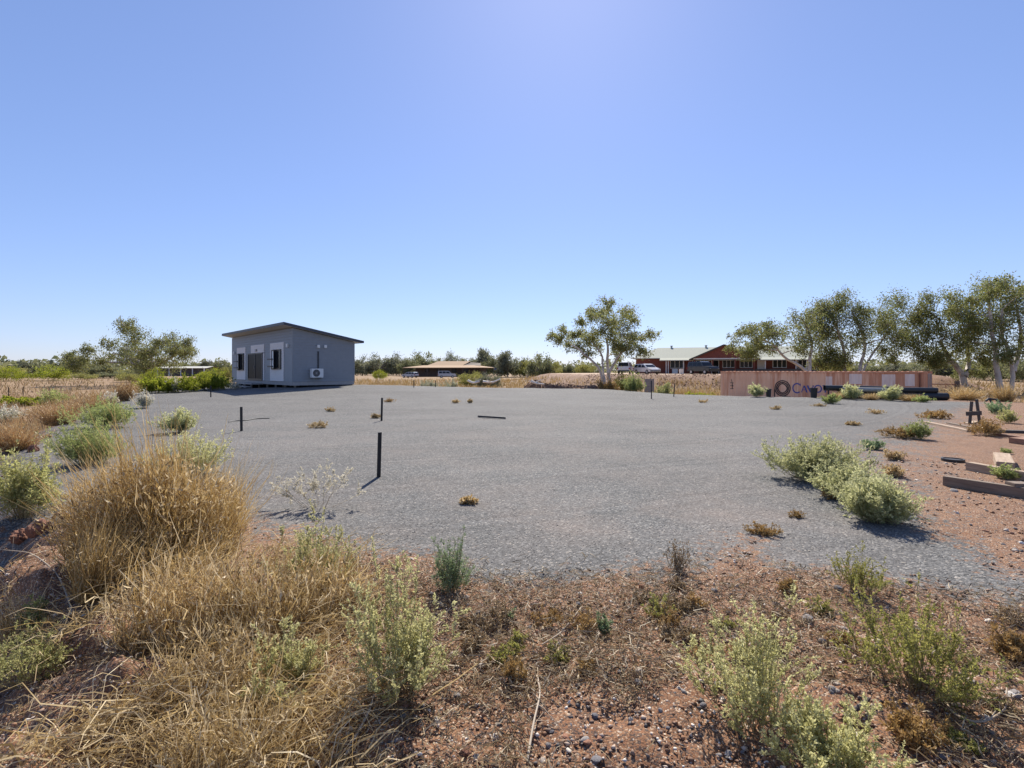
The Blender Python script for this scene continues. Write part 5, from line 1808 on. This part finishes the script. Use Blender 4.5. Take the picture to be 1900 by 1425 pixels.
# tufts out on the gravel
TUF = [(588, 794, 52, 11, 'straw', 'wide straw tuft on the gravel between two pickets'), (697, 776, 18, 8, 'straw', 'small straw tuft at the foot of the mid pad picket'), (722, 746, 26, 6, 'brown_leaf', 'brown tuft behind the mid pad picket'),
       (612, 764, 22, 8, 'straw', 'little straw tuft farther back on the left of the pad'), (868, 935, 34, 9, 'straw', 'small dry tuft alone in the middle of the near gravel'), (845, 748, 18, 7, 'straw', 'left one of two faint tufts far out on the pad'),
       (872, 748, 12, 8, 'straw', 'right one of two faint tufts far out on the pad'), (1305, 747, 26, 6, 'straw', 'straw tuft on the far gravel below the container'), (1440, 760, 26, 6, 'straw', 'straw tuft on the gravel left of the small picket'),
       (1520, 754, 34, 5, 'straw', 'flat straw tuft in front of the small picket'), (1582, 789, 36, 8, 'straw', 'straw tuft on the gravel above the paired bushes'), (1660, 853, 40, 14, 'straw', 'straw tuft behind the lower paired bush'),
       (1655, 883, 56, 16, 'straw', 'straw tuft right of the paired bushes'), (1625, 768, 34, 8, 'straw', 'faint straw tuft far out on the right of the pad')]
for i, (px, pyb, w, h, mt, lab) in enumerate(TUF):
    shrub(lab, px, pyb, w, h, mt, 400 + i, 'straw_tuft', 'tuft', stems=26, twigs=5, lps=8, leaf=(.05, .012), stemmat='dead_stem', up=.25, group='dry tufts on the gravel')
shrub('green weed with brown skirt at the edge of gravel and red earth', 1702, 815, 60, 34, 'green_leaf', 420, 'weed', 'weed', stems=46, twigs=5, lps=11, leaf=(.05, .014), up=.9)
shrub('brown mat of dead weed left of the green weed at the gravel edge', 1672, 812, 84, 20, 'brown_leaf', 421, 'weed', 'weed', stems=60, twigs=5, lps=9, leaf=(.05, .016), up=.2)
shrub('small green and brown weed behind the paired bushes', 1622, 834, 50, 18, 'blue_leaf', 422, 'weed', 'weed', stems=36, twigs=5, lps=9, leaf=(.04, .014), up=.5)
shrub('brown mat of dead weed left of the black stand', 1735, 776, 62, 14, 'brown_leaf', 423, 'weed', 'weed', stems=50, twigs=5, lps=9, leaf=(.06, .02), up=.2)
shrub('blue-green weed right of the black stand', 1850, 768, 52, 20, 'blue_leaf', 424, 'weed', 'weed', stems=50, twigs=5, lps=10, leaf=(.06, .02), up=.7)
shrub('brown dead weed below the black stand', 1830, 808, 80, 28, 'brown_leaf', 425, 'weed', 'weed', stems=60, twigs=5, lps=9, leaf=(.05, .015), up=.4)
shrub('yellow-green weed right of the blue-green one by the stand', 1872, 785, 50, 24, 'yellow_leaf', 426, 'weed', 'weed', stems=40, twigs=5, lps=10, leaf=(.05, .018), up=.7)
shrub('green weed growing along the pale-topped timber beam', 1862, 888, 60, 24, 'green_leaf', 427, 'weed', 'weed', stems=40, twigs=5, lps=10, leaf=(.03, .01), up=.7)
shrub('small green weed behind the square timber block', 1866, 842, 24, 10, 'green_leaf', 428, 'weed', 'weed', stems=20, twigs=4, lps=9, leaf=(.03, .01), up=.7)
# along the far edge of the pad
shrub('pale bush in front of the grey pipes at the container', 1580, 744, 42, 28, 'pale_leaf', 430, stems=60, twigs=5, lps=10, leaf=(.10, .03), up=.9, d=27.6, tips=True)
shrub('pale bush right of the first one in front of the pipes', 1652, 744, 44, 29, 'pale_leaf', 431, stems=60, twigs=5, lps=10, leaf=(.10, .03), up=.9, d=27.2, tips=True)
shrub('pale green bush before the container left of the small tub', 1404, 736, 34, 22, 'pale_leaf', 432, stems=50, twigs=5, lps=10, leaf=(.10, .03), up=.8, d=29.0, tips=True)
shrub('low green weed at the foot of the picket near the pipes', 1541, 749, 36, 16, 'green_leaf', 433, 'weed', 'weed', stems=40, twigs=5, lps=9, leaf=(.08, .03), up=.7)
shrub('grey-green bush left of the grey board panel', 1175, 728, 46, 36, 'green_leaf', 434, stems=80, twigs=6, lps=10, leaf=(.12, .04), up=.8, d=41)
shrub('pale green bush right of the grey board panel', 1232, 728, 42, 34, 'pale_leaf', 435, stems=80, twigs=6, lps=10, leaf=(.12, .04), up=.8, d=40.5)
shrub('bright green low weed below the house bank', 1300, 728, 60, 12, 'bright_leaf', 436, 'weed', 'weed', stems=60, twigs=5, lps=9, leaf=(.13, .06), up=.3, d=45)
shrub('silvery bush behind the far pickets right of the cabin', 795, 716, 44, 28, 'white_leaf', 437, stems=70, twigs=5, lps=9, leaf=(.14, .05), up=.7, d=55)
shrub('silvery low bush right of the far pickets', 835, 714, 34, 20, 'white_leaf', 438, stems=50, twigs=5, lps=9, leaf=(.14, .05), up=.7, d=60)
shrub('pale small weed on the back edge of the pad in the middle', 862, 722, 24, 10, 'pale_leaf', 439, 'weed', 'weed', stems=30, twigs=4, lps=8, leaf=(.12, .05), up=.5, d=48)
shrub('grey-white weed at the back edge left of the earth mound', 955, 722, 30, 12, 'white_leaf', 440, 'weed', 'weed', stems=40, twigs=4, lps=8, leaf=(.12, .05), up=.5, d=48)
shrub('dark rusty bush around the foot of the lone gum', 1128, 722, 50, 26, 'brown_leaf', 441, stems=80, twigs=6, lps=9, leaf=(.15, .06), up=.5, d=53)
shrub('olive bush right of the lone gum trunk', 1155, 722, 44, 36, 'olive_leaf', 442, stems=70, twigs=6, lps=9, leaf=(.15, .06), up=.6, d=58)
shrub('green weed in the straw right of the pipes', 1712, 745, 36, 12, 'green_leaf', 443, 'weed', 'weed', stems=40, twigs=4, lps=9, leaf=(.08, .03), up=.6, d=26)


# ------------------------------------------------------------------ grass
def tussock(label, px, pyb, wpx, hpx, mat, seed, n=1400, d=None, width=.004, tilt=1.0, group='dry grass tussocks', kink=.02, foot=.3, mess=.05, flecks=1.0):
    g = np.random.default_rng(seed)
    p = hit(px, pyb) if d is None else at(px, d)
    k = p[1] / F
    Rx, Hh = wpx * k / 2, hpx * k
    root = thing('grass_tussock', label, 'grass tussock', p, 0, group)

    ln_ = g.normal(0, .14)

    def blades(m, lo, hi, wd, seg):
        th = g.uniform(0, 2 * math.pi, m)
        q = np.sqrt(g.random(m))
        b = np.stack([np.cos(th) * q * Rx * foot, np.sin(th) * q * Rx * foot * .8, np.full(m, -.01)], 1)
        th2 = th + g.normal(0, .5, m)
        f = lo + (hi - lo) * g.beta(1.7, 2.0, m)
        f = f * (.72 + .5 * vnoise(th * 1.9 + seed, q * 3 + 5, seed))
        out = q * (.85 + .3 * g.random(m)) * tilt
        e = b + np.stack([np.cos(th2) * out * Rx * (1 - foot) * f, np.sin(th2) * out * Rx * (1 - foot) * f * .8, Hh * f * np.sqrt(np.maximum(.08, 1 - (.8 * out / max(tilt, 1)) ** 2))], 1)
        e = e + g.normal(0, .09, (m, 3)) * Hh * np.array([1, 1, .5])
        e[:, 0] += (ln_ + .12 * np.sin(th * 2 + seed)) * Hh * f
        c = b + (e - b) * np.array([.4, .4, .6]) + g.normal(0, mess, (m, 3)) * Hh
        s = Soup()
        s.ribbons(b, c, e, wd * g.uniform(.6, 1.4, m), seg, g, kink)
        return s
    blades(n, .3, 1.45, width, 5).build('stalk', M[mat], root)
    blades(int(n * .6), .15, .6, width * 1.3, 4).build('leaf_blade', M['straw'], root)
    if flecks:
        m = int(n * flecks)
        th = g.uniform(0, 2 * math.pi, m)
        q = np.sqrt(g.random(m))
        zz = g.uniform(.3, 1.0, m)
        c = np.stack([np.cos(th) * q * Rx * (foot + (1 - foot) * zz) * .95, np.sin(th) * q * Rx * (foot + (1 - foot) * zz) * .75, Hh * zz * np.sqrt(np.maximum(.1, 1 - .6 * q * q)) * .9], 1)
        s = Soup()
        fl = width * 7
        s.leaves(c, g.normal(0, .6, (m, 3)) + np.array([0, 0, .5]) + c * .6, fl * g.uniform(.5, 1.5, m), fl * .22 * g.uniform(.6, 1.3, m), g)
        tag(s.build('seed_head', M['straw'], root), kind='stuff')
    return root


tussock('largest golden grass tussock, fanning out beside the gravel at left', 290, 1040, 300, 215, 'golden', 501, 1700, width=.0085, foot=.46, kink=.022, flecks=1.6)
tussock('golden tussock leaning out on the left side of the largest one', 195, 1050, 230, 185, 'golden', 520, 900, width=.006, foot=.45, kink=.025, flecks=1.4)
tussock('low golden tussock in front of the largest one', 300, 1085, 300, 120, 'golden', 521, 900, width=.0058, foot=.6, kink=.04, mess=.16, flecks=1.4)
tussock('golden tussock on the right flank of the largest one', 385, 1040, 170, 165, 'golden', 522, 700, width=.006, foot=.45, kink=.025, flecks=1.4)
tussock('golden tussock rising behind the right side of the largest one', 400, 985, 140, 130, 'golden', 502, 700, width=.006, foot=.4, kink=.022)
tussock('straw tussock below the largest golden tussock', 330, 1180, 260, 150, 'straw', 503, 620, width=.0075, foot=.75, mess=.24, kink=.055)
tussock('straw tussock in the middle of the dry grass', 480, 1170, 230, 140, 'straw', 504, 540, width=.0075, foot=.75, mess=.24, kink=.06)
tussock('flattened straw tussock beside the spiked weed at the gravel edge', 600, 1130, 190, 110, 'straw', 505, 400, width=.007, foot=.75, mess=.24, kink=.06)
tussock('straw tussock at lower left, left of the small yellow-green weed', 400, 1300, 240, 150, 'straw', 506, 500, width=.006, foot=.75, mess=.26, kink=.065)
tussock('straw tussock at the bottom of the photo at left', 420, 1440, 280, 170, 'straw', 507, 500, width=.0052, foot=.75, mess=.26, kink=.065)
tussock('golden tussock on the left edge of the bank', 175, 1110, 150, 140, 'golden', 508, 700, width=.0042, foot=.4)
tussock('straw tussock low on the shaded bank at left', 40, 1190, 160, 90, 'straw', 509, 500, width=.0035, foot=.5, kink=.04)
tussock('rusty grass tussock at the left edge behind the yellow-green bush', 30, 850, 130, 55, 'rust_grass', 510, 800, d=10.5, width=.008)
tussock('rusty grass clump left of the green spreading bush', 110, 800, 120, 50, 'rust_grass', 511, 800, d=15.5, width=.010)
tussock('rusty grass clump above the green spreading bush', 165, 765, 110, 34, 'rust_grass', 512, 700, d=22, width=.014)
tussock('tall rusty tussock left of the white-flowering corner bush', 232, 757, 60, 38, 'rust_grass', 513, 600, d=27, width=.016)
tussock('rusty tussock behind the white-flowering weeds', 180, 748, 70, 34, 'rust_grass', 514, 600, d=28, width=.016)
tussock('golden tussock at the right edge beside the slim post', 1865, 748, 52, 36, 'golden', 515, 700, d=27, width=.014)
tussock('golden grass clump in front of the thick gatepost', 1790, 745, 90, 26, 'golden', 516, 700, d=28, width=.015)
tussock('straw clump between the two pale bushes by the pipes', 1616, 742, 40, 12, 'straw', 517, 400, d=27.5, width=.014)
tussock('straw clump right of the second pale bush by the pipes', 1690, 742, 60, 13, 'golden', 518, 500, d=27, width=.014)
tussock('straw clump beside the picket near the pipes', 1556, 741, 36, 13, 'straw', 519, 400, d=28.0, width=.014)


def grass_field(name, label, n, sample, hlo, hhi, wf, mat, seed, clump=.5, seg=2):
    g = np.random.default_rng(seed)
    x, y = sample(g, n)
    r = np.hypot(x, y)
    f = fbm(x * .55, y * .55, seed, 3)
    keep = f + g.normal(0, .06, len(x)) > clump
    x, y, r, f = x[keep], y[keep], r[keep], f[keep]
    m = len(x)
    z = H(x, y)
    h = g.uniform(hlo, hhi, m) * (.5 + 1.0 * f)
    b = np.stack([x, y, z - .02], 1)
    e = b + np.stack([g.normal(0, .38, m) * h, g.normal(0, .38, m) * h, h], 1)
    c = b + (e - b) * np.array([.3, .3, .6])
    s = Soup()
    s.ribbons(b, c, e, wf * r * g.uniform(.6, 1.4, m), seg, g, .03)
    return tag(s.build(name, M[mat]), label, kind='stuff')


def polar(a0, a1, r0, r1, cond=None):
    def f(g, n):
        a = g.uniform(R(a0), R(a1), n)
        r = np.exp(g.uniform(math.log(r0), math.log(r1), n))
        x, y = np.sin(a) * r, np.cos(a) * r
        k = sdf(PAD, x, y) > .3
        k &= sdf(GRAVEL, x, y) > .1
        if cond is not None:
            k &= cond(x, y)
        return x[k], y[k]
    return f


offh = lambda x, y: sdf(HOUSEPAD, x, y) > 3.8
offm = lambda x, y: offh(x, y) & ~((y > 49) & (y < 54.5) & (x > 1) & (x < 9))
grass_field('plain_grass', 'dry straw grass over the plain left of the pad', 38000, polar(-72, -22, 9, 130), .2, .5, .0011, 'plain_straw', 601, .40)
grass_field('rusty_grass', 'rusty brown dry grass along the left flank of the pad', 23000, polar(-66, -26, 7, 60), .2, .55, .0010, 'rust_grass', 602, .50)
grass_field('verge_grass', 'golden grass verge beyond the back edge of the pad', 26000, polar(-24, 24, 38, 110, offm), .3, .75, .0010, 'plain_gold', 603, .38)
grass_field('right_grass', 'golden dry grass beyond the pad at right', 24000, polar(16, 68, 22, 110, offh), .2, .55, .0010, 'plain_gold', 604, .42)
grass_field('right_straw', 'pale straw grass among the right-hand gum trees', 13000, polar(16, 68, 24, 130, offh), .2, .5, .0011, 'plain_straw', 605, .46)

# tangled dry grass and litter underfoot (too many to count)
GR_PX = [(60, 1010), (150, 985), (260, 965), (440, 970), (520, 1000), (660, 1060), (700, 1120), (650, 1190), (640, 1280), (590, 1380), (590, 1500), (-80, 1500), (-80, 1130)]
GRP = [flat_hit(*p) for p in GR_PX]


def near_field(n, poly, seed, soft=.35):
    g = np.random.default_rng(seed)
    a = g.uniform(R(-50), R(50), n)
    r = np.exp(g.uniform(math.log(1.5), math.log(9), n))
    x, y = np.sin(a) * r, np.cos(a) * r
    k = sdf(poly, x, y) + g.normal(0, soft, n) * .5 < 0
    return g, x[k], y[k]


g, x, y = near_field(90000, GRP, 610)
f = fbm(x * 2.2, y * 2.2, 15, 3)
k = f + g.normal(0, .08, len(x)) > .45 + .15 * sstep(.9, 1.9, -x - .12 * (y - 2.5)) * (y < 4.2)
x, y, f = x[k], y[k], f[k]
m = len(x)
h = g.uniform(.05, .26, m) * (.4 + f)
b = np.stack([x, y, H(x, y) + g.uniform(0, .05, m)], 1)
ang_ = g.normal(-.4, 1.3, m)
ll = h * g.uniform(.5, 1.8, m)
e = b + np.stack([np.cos(ang_) * ll, np.sin(ang_) * ll, h * g.uniform(-.05, .9, m)], 1)
c = (b + e) / 2 + np.stack([g.normal(0, .3, m) * h, g.normal(0, .3, m) * h, h * g.uniform(.1, .7, m)], 1)
s = Soup()
s.ribbons(b, c, e, .0050 * g.uniform(.5, 1.7, m), 4, g, .05)
tag(s.build('dry_grass', M['straw']), 'tangled dry straw grass over the left foreground', kind='stuff')

SOIL = [flat_hit(*p) for p in [(600, 1060), (760, 1040), (900, 1072), (1150, 1075), (1390, 1040), (1650, 1090), (1950, 1120), (1950, 1500), (-60, 1500), (-60, 1150), (300, 1150)]]
g, x, y = near_field(100000, SOIL, 611, .3)
f = fbm(x * 1.8, y * 1.8, 25, 3) + .30 * np.exp(-((y - 3.55) / .45) ** 2)
k = f + g.normal(0, .07, len(x)) > .51
x, y = x[k], y[k]
m = len(x)
b = np.stack([x, y, H(x, y) + g.uniform(.004, .04, m)], 1)
ang_ = g.uniform(0, 2 * math.pi, m)
ll = .015 + .10 * g.random(m) ** 1.6
e = b + np.stack([np.cos(ang_) * ll, np.sin(ang_) * ll, g.uniform(-.01, .035, m)], 1)
c = (b + e) / 2 + g.normal(0, .012, (m, 3)) + np.array([0, 0, .012])
s = Soup()
s.ribbons(b, c, e, .0038 * g.uniform(.5, 1.8, m), 3, g, .06, taper=.5)
tag(s.build('dry_litter', M['litter']), 'brown dead stalks and leaf litter strewn on the red soil', kind='stuff')

# single long dead stalks that stand out
for pa, lab in (([(978, 1420), (990, 1360), (1003, 1310), (998, 1270)], 'long pale dead stalk lying on the red soil in the centre foreground'),
                ([(1745, 1290), (1770, 1350), (1820, 1370), (1870, 1330), (1868, 1290)], 'curled dead stalk on the red soil at lower right'),
                ([(135, 1145), (112, 1080), (60, 1040), (0, 1028)], 'pale dead branch sticking out of the bank at left'),
                ([(640, 1410), (690, 1330), (700, 1270), (690, 1230)], 'pale dead stem below the large spiky weed'),
                ([(1080, 1130), (1040, 1190), (1005, 1215)], 'thin dead stalk on the litter in the centre'),
                ([(320, 1370), (380, 1330), (300, 1310), (200, 1320)], 'bleached dead stalk lying across the dry grass at bottom left')):
    P = np.array([hit(*q) for q in pa])
    P[:, 2] += .015 + np.array([.0, .03, .04, .02, .02])[:len(P)]
    o_ = P[0].copy()
    s = Soup()
    Q = smooth_path(P - o_, 16)
    s.tubes(Q[None], np.linspace(.006, .003, 16)[None], 6)
    t = thing('dead_stalk', lab, 'stalk', o_, 0, 'dead stalks')
    s.build('main_stem', M['dead_stem'], t)
    gg_ = np.random.default_rng(len(lab))
    idx = gg_.integers(4, 14, 5)
    TT = np.stack([np.stack([Q[i], Q[i] + gg_.normal(0, .05, 3) * .6, Q[i] + gg_.normal(0, .09, 3)]) for i in idx])
    TT[:, :, 2] = np.maximum(TT[:, :, 2], Q[:, 2].min())
    for q_ in TT:
        s2 = Soup()
        s2.tubes(q_[None], np.array([[.003, .002, .001]]), 3)
        s2.build('side_stem', M['dead_stem'], t)
# the burnt stick
a, b = hit(1568, 1342), hit(1612, 1318)
t = MB().cyl((0, 0, .02), tuple((b - a) + np.array([0, 0, .05])), .014, 8, .008).build('stick', M['timber_dark'])
t.location = a
tag(t, 'short dark stick between the weeds at lower right', 'stick')

# bleached fallen branches by the homestead
for i, (pts, lab) in enumerate((([(868, 706), (878, 711), (890, 708)], 'left white fallen branch beyond the back edge of the pad'), ([(896, 708), (915, 710), (928, 703)], 'middle white fallen branch with a raised arm'),
                                ([(985, 706), (992, 711), (1010, 713)], 'right white fallen branch before the earth mound'))):
    d = 50
    P = np.array([W(x_, y_, d) for x_, y_ in pts])
    base_ = at(pts[0][0], d)
    P[:, 2] = np.maximum(P[:, 2], H(P[:, 0], P[:, 1]) + .08)
    s = Soup()
    s.tubes((smooth_path(P, 9) - base_)[None], np.linspace(.13, .06, 9)[None], 7)
    t = thing('fallen_branch', lab, 'branch', base_, 0, 'white fallen branches')
    s.build('limb', M['bleached_wood'], t, True)
    s = Soup()
    mid_ = P[1] - base_
    s.tubes(np.stack([np.stack([mid_, mid_ + np.array([.35, .1, .22]), mid_ + np.array([.75, .1, .35])]), np.stack([mid_, mid_ + np.array([-.3, -.1, .1]), mid_ + np.array([-.6, -.2, .28])])]), np.tile(np.array([.07, .05, .03]), (2, 1)), 6)
    s.build('side_limb', M['bleached_wood'], t, True)

# ------------------------------------------------------------------ stones
OCT = np.array([(1, 0, 0), (-1, 0, 0), (0, 1, 0), (0, -1, 0), (0, 0, 1), (0, 0, -1)], float)
OF = np.array([(0, 2, 4), (2, 1, 4), (1, 3, 4), (3, 0, 4), (2, 0, 5), (1, 2, 5), (3, 1, 5), (0, 3, 5)])


def pebbles(name, label, x, y, size, mat, g, sink=.3):
    n = len(x)
    V = OCT[None] * g.uniform(.6, 1.25, (n, 6, 1)) * np.stack([g.uniform(.7, 1.3, n), g.uniform(.7, 1.3, n), g.uniform(.4, .85, n)], 1)[:, None]
    V = V + g.normal(0, .16, V.shape)
    a = g.uniform(0, 2 * math.pi, n)
    c, s_ = np.cos(a)[:, None], np.sin(a)[:, None]
    V = np.stack([V[..., 0] * c - V[..., 1] * s_, V[..., 0] * s_ + V[..., 1] * c, V[..., 2]], -1) * size[:, None, None]
    V += np.stack([x, y, H(x, y) + size * sink], 1)[:, None]
    me = mesh_np(name, V.reshape(-1, 3), [(np.arange(n)[:, None, None] * 6 + OF[None]).reshape(-1, 3)], {'rnd': np.repeat(g.random(n), 6)})
    return tag(link(name, me, M[mat]), label, kind='stuff')


M['rubble'] = leafm('rubble', [(.20, .11, .075), (.28, .165, .115), (.36, .23, .165), (.22, .16, .13)], trans=0.0, rough=.9)
g = np.random.default_rng(700)
n = 92000
a = g.uniform(R(-56), R(56), n)
r = np.exp(g.uniform(math.log(1.5), math.log(12), n))
x, y = np.sin(a) * r, np.cos(a) * r
gm = masks(x, y)[0] + (fbm(x * 1.7, y * 1.7, 5, 4) - .5) * 1.1 + g.normal(0, .12, n)
k = gm < .5
xs, ys = x[k][:36000], y[k][:36000]
pebbles('pebbles', 'small mixed pebbles strewn over the red soil', xs, ys, np.minimum(.014, .003 + .004 * g.random(len(xs)) ** 3 * 3) * (1 + .10 * np.hypot(xs, ys)) * .85, 'pebble', g)
n = 60000
a = g.uniform(R(-50), R(50), n)
r = np.exp(g.uniform(math.log(3.0), math.log(10.5), n))
x, y = np.sin(a) * r, np.cos(a) * r
gm = masks(x, y)[0] + (fbm(x * 1.7, y * 1.7, 5, 4) - .5) * .9 + g.normal(0, .15, n)
k = gm > .45
xs, ys = x[k][:14000], y[k][:14000]
pebbles('crushed_stone', 'loose crushed blue stone on the near part of the pad', xs, ys, g.uniform(.0035, .0065, len(xs)), 'aggregate', g, .2)
# stones on the house bank
n = 5000
a = g.uniform(R(8), R(30), n)
r = g.uniform(60, 76, n)
x, y = np.sin(a) * r, np.cos(a) * r
k = np.abs(sdf(HOUSEPAD, x, y) - 3.5) < 3.5
pebbles('bank_rubble', 'rubble on the bank below the brick house', x[k], y[k], g.uniform(.03, .11, k.sum()), 'rubble', g)
g2_ = np.random.default_rng(702)
n = 1400
t_ = g2_.random(n)
x, y = 1.2 + 7.8 * t_, 51.0 + 1.0 * t_ + g2_.normal(0, .8, n)
pebbles('mound_rubble', 'clods on the red earth mound beyond the pad', x, y, g2_.uniform(.03, .11, n), 'rubble', g2_)

# single stones: twelve shapes and tones, each stone an object lying in the ground
TONES = [(.11, .105, .115), (.16, .15, .155), (.24, .215, .20), (.62, .55, .46), (.48, .40, .32), (.30, .14, .08), (.34, .19, .12), (.70, .66, .60)]


def stone_mesh(seed, tone):
    g = np.random.default_rng(seed)
    import bmesh
    bm = bmesh.new()
    bmesh.ops.create_icosphere(bm, subdivisions=2, radius=1)
    ax = g.normal(0, 1, (7, 3))
    ax /= np.linalg.norm(ax, axis=1)[:, None]
    cut = g.uniform(.55, .9, 7)
    for v in bm.verts:
        p = np.array(v.co)
        for q, cc in zip(ax, cut):
            dd_ = p @ q - cc
            if dd_ > 0:
                p = p - q * dd_ * .9
        v.co = p * (1 + g.normal(0, .03))
    me = bpy.data.meshes.new('stone')
    bm.to_mesh(me)
    bm.free()
    me.materials.append(tone)
    return me


SM = []
for i, t_ in enumerate(TONES):
    mt_ = solid('stone_tone', t_, .85, var=.25, scale=3.0, bump=.3)
    SM += [stone_mesh(800 + i * 2, mt_), stone_mesh(801 + i * 2, mt_)]
g = np.random.default_rng(710)
cnt = 0
while cnt < 230:
    px, py = g.uniform(540, 1900), g.uniform(1060, 1424)
    if g.random() < .25:
        px, py = g.uniform(1660, 1900), g.uniform(840, 1080)
    if py < 1330 and px < 640:
        continue
    p = hit(px, py)
    if masks(p[:1], p[1:2])[0][0] > .35:
        continue
    sz = g.uniform(.007, .019) * (1 + .5 * (g.random() < .08)) * (1 + .09 * p[1])
    o = link('stone', SM[int(g.choice(len(SM), p=np.array([3, 3, 3, 3, 3, 3, 1.5, 1.5, 1.5, 1.5, 3, 3, 2, 2, 1, 1]) / 36))], None, ground)
    o.location = (p[0], p[1], p[2] + sz * .15)
    o.scale = (sz * g.uniform(.8, 1.4), sz * g.uniform(.8, 1.2), sz * g.uniform(.5, .9))
    o.rotation_euler = (g.normal(0, .3), g.normal(0, .3), g.uniform(0, 6))
    cnt += 1

# clods of red earth
mt_ = solid('red_clod', (.25, .115, .07), .95, var=.35, scale=2.5, bump=.8)


def clod(px, py, wpx, lab, seed, zs=.7, d=None):
    g = np.random.default_rng(seed)
    p = hit(px, py) if d is None else at(px, d)
    sz = wpx * p[1] / F / 2 * .55
    import bmesh
    bm = bmesh.new()
    bmesh.ops.create_icosphere(bm, subdivisions=4, radius=1)
    co = np.array([v.co for v in bm.verts])
    dsp = .45 + 1.0 * fbm(co[:, 0] * 1.6 + seed, co[:, 1] * 1.6 + co[:, 2] * 1.3, seed, 5) + .35 * (fbm(co[:, 0] * 5, co[:, 1] * 5 + co[:, 2] * 5, seed + 3, 4) - .5)
    for v, q in zip(bm.verts, dsp):
        v.co = v.co * q
    me = bpy.data.meshes.new('earth_clod')
    bm.to_mesh(me)
    bm.free()
    o = link('earth_clod', me, mt_)
    o.location = (p[0], p[1], p[2] + sz * .2)
    o.scale = (sz, sz * .9, sz * zs)
    o.rotation_euler = (0, 0, seed)
    return tag(o, lab, 'clod', 'red earth clods')


clod(862, 1402, 46, 'red-brown clod of earth at the bottom centre', 1)
clod(62, 838, 36, 'dark red clod on the bank edge left of the round green bush', 2, 1.1)
clod(48, 826, 22, 'smaller red clod left of the dark one on the bank edge', 3, .9)
clod(88, 812, 24, 'flat red clod above the dark one on the bank edge', 4, .6)
clod(75, 985, 70, 'large red clod in the shaded bank below the yellow-green bush', 5, .8)
clod(40, 1000, 60, 'red clod at the left edge below the yellow-green bush', 6, .8)
clod(112, 965, 50, 'red clod of the bank beside the largest tussock', 7, .7)
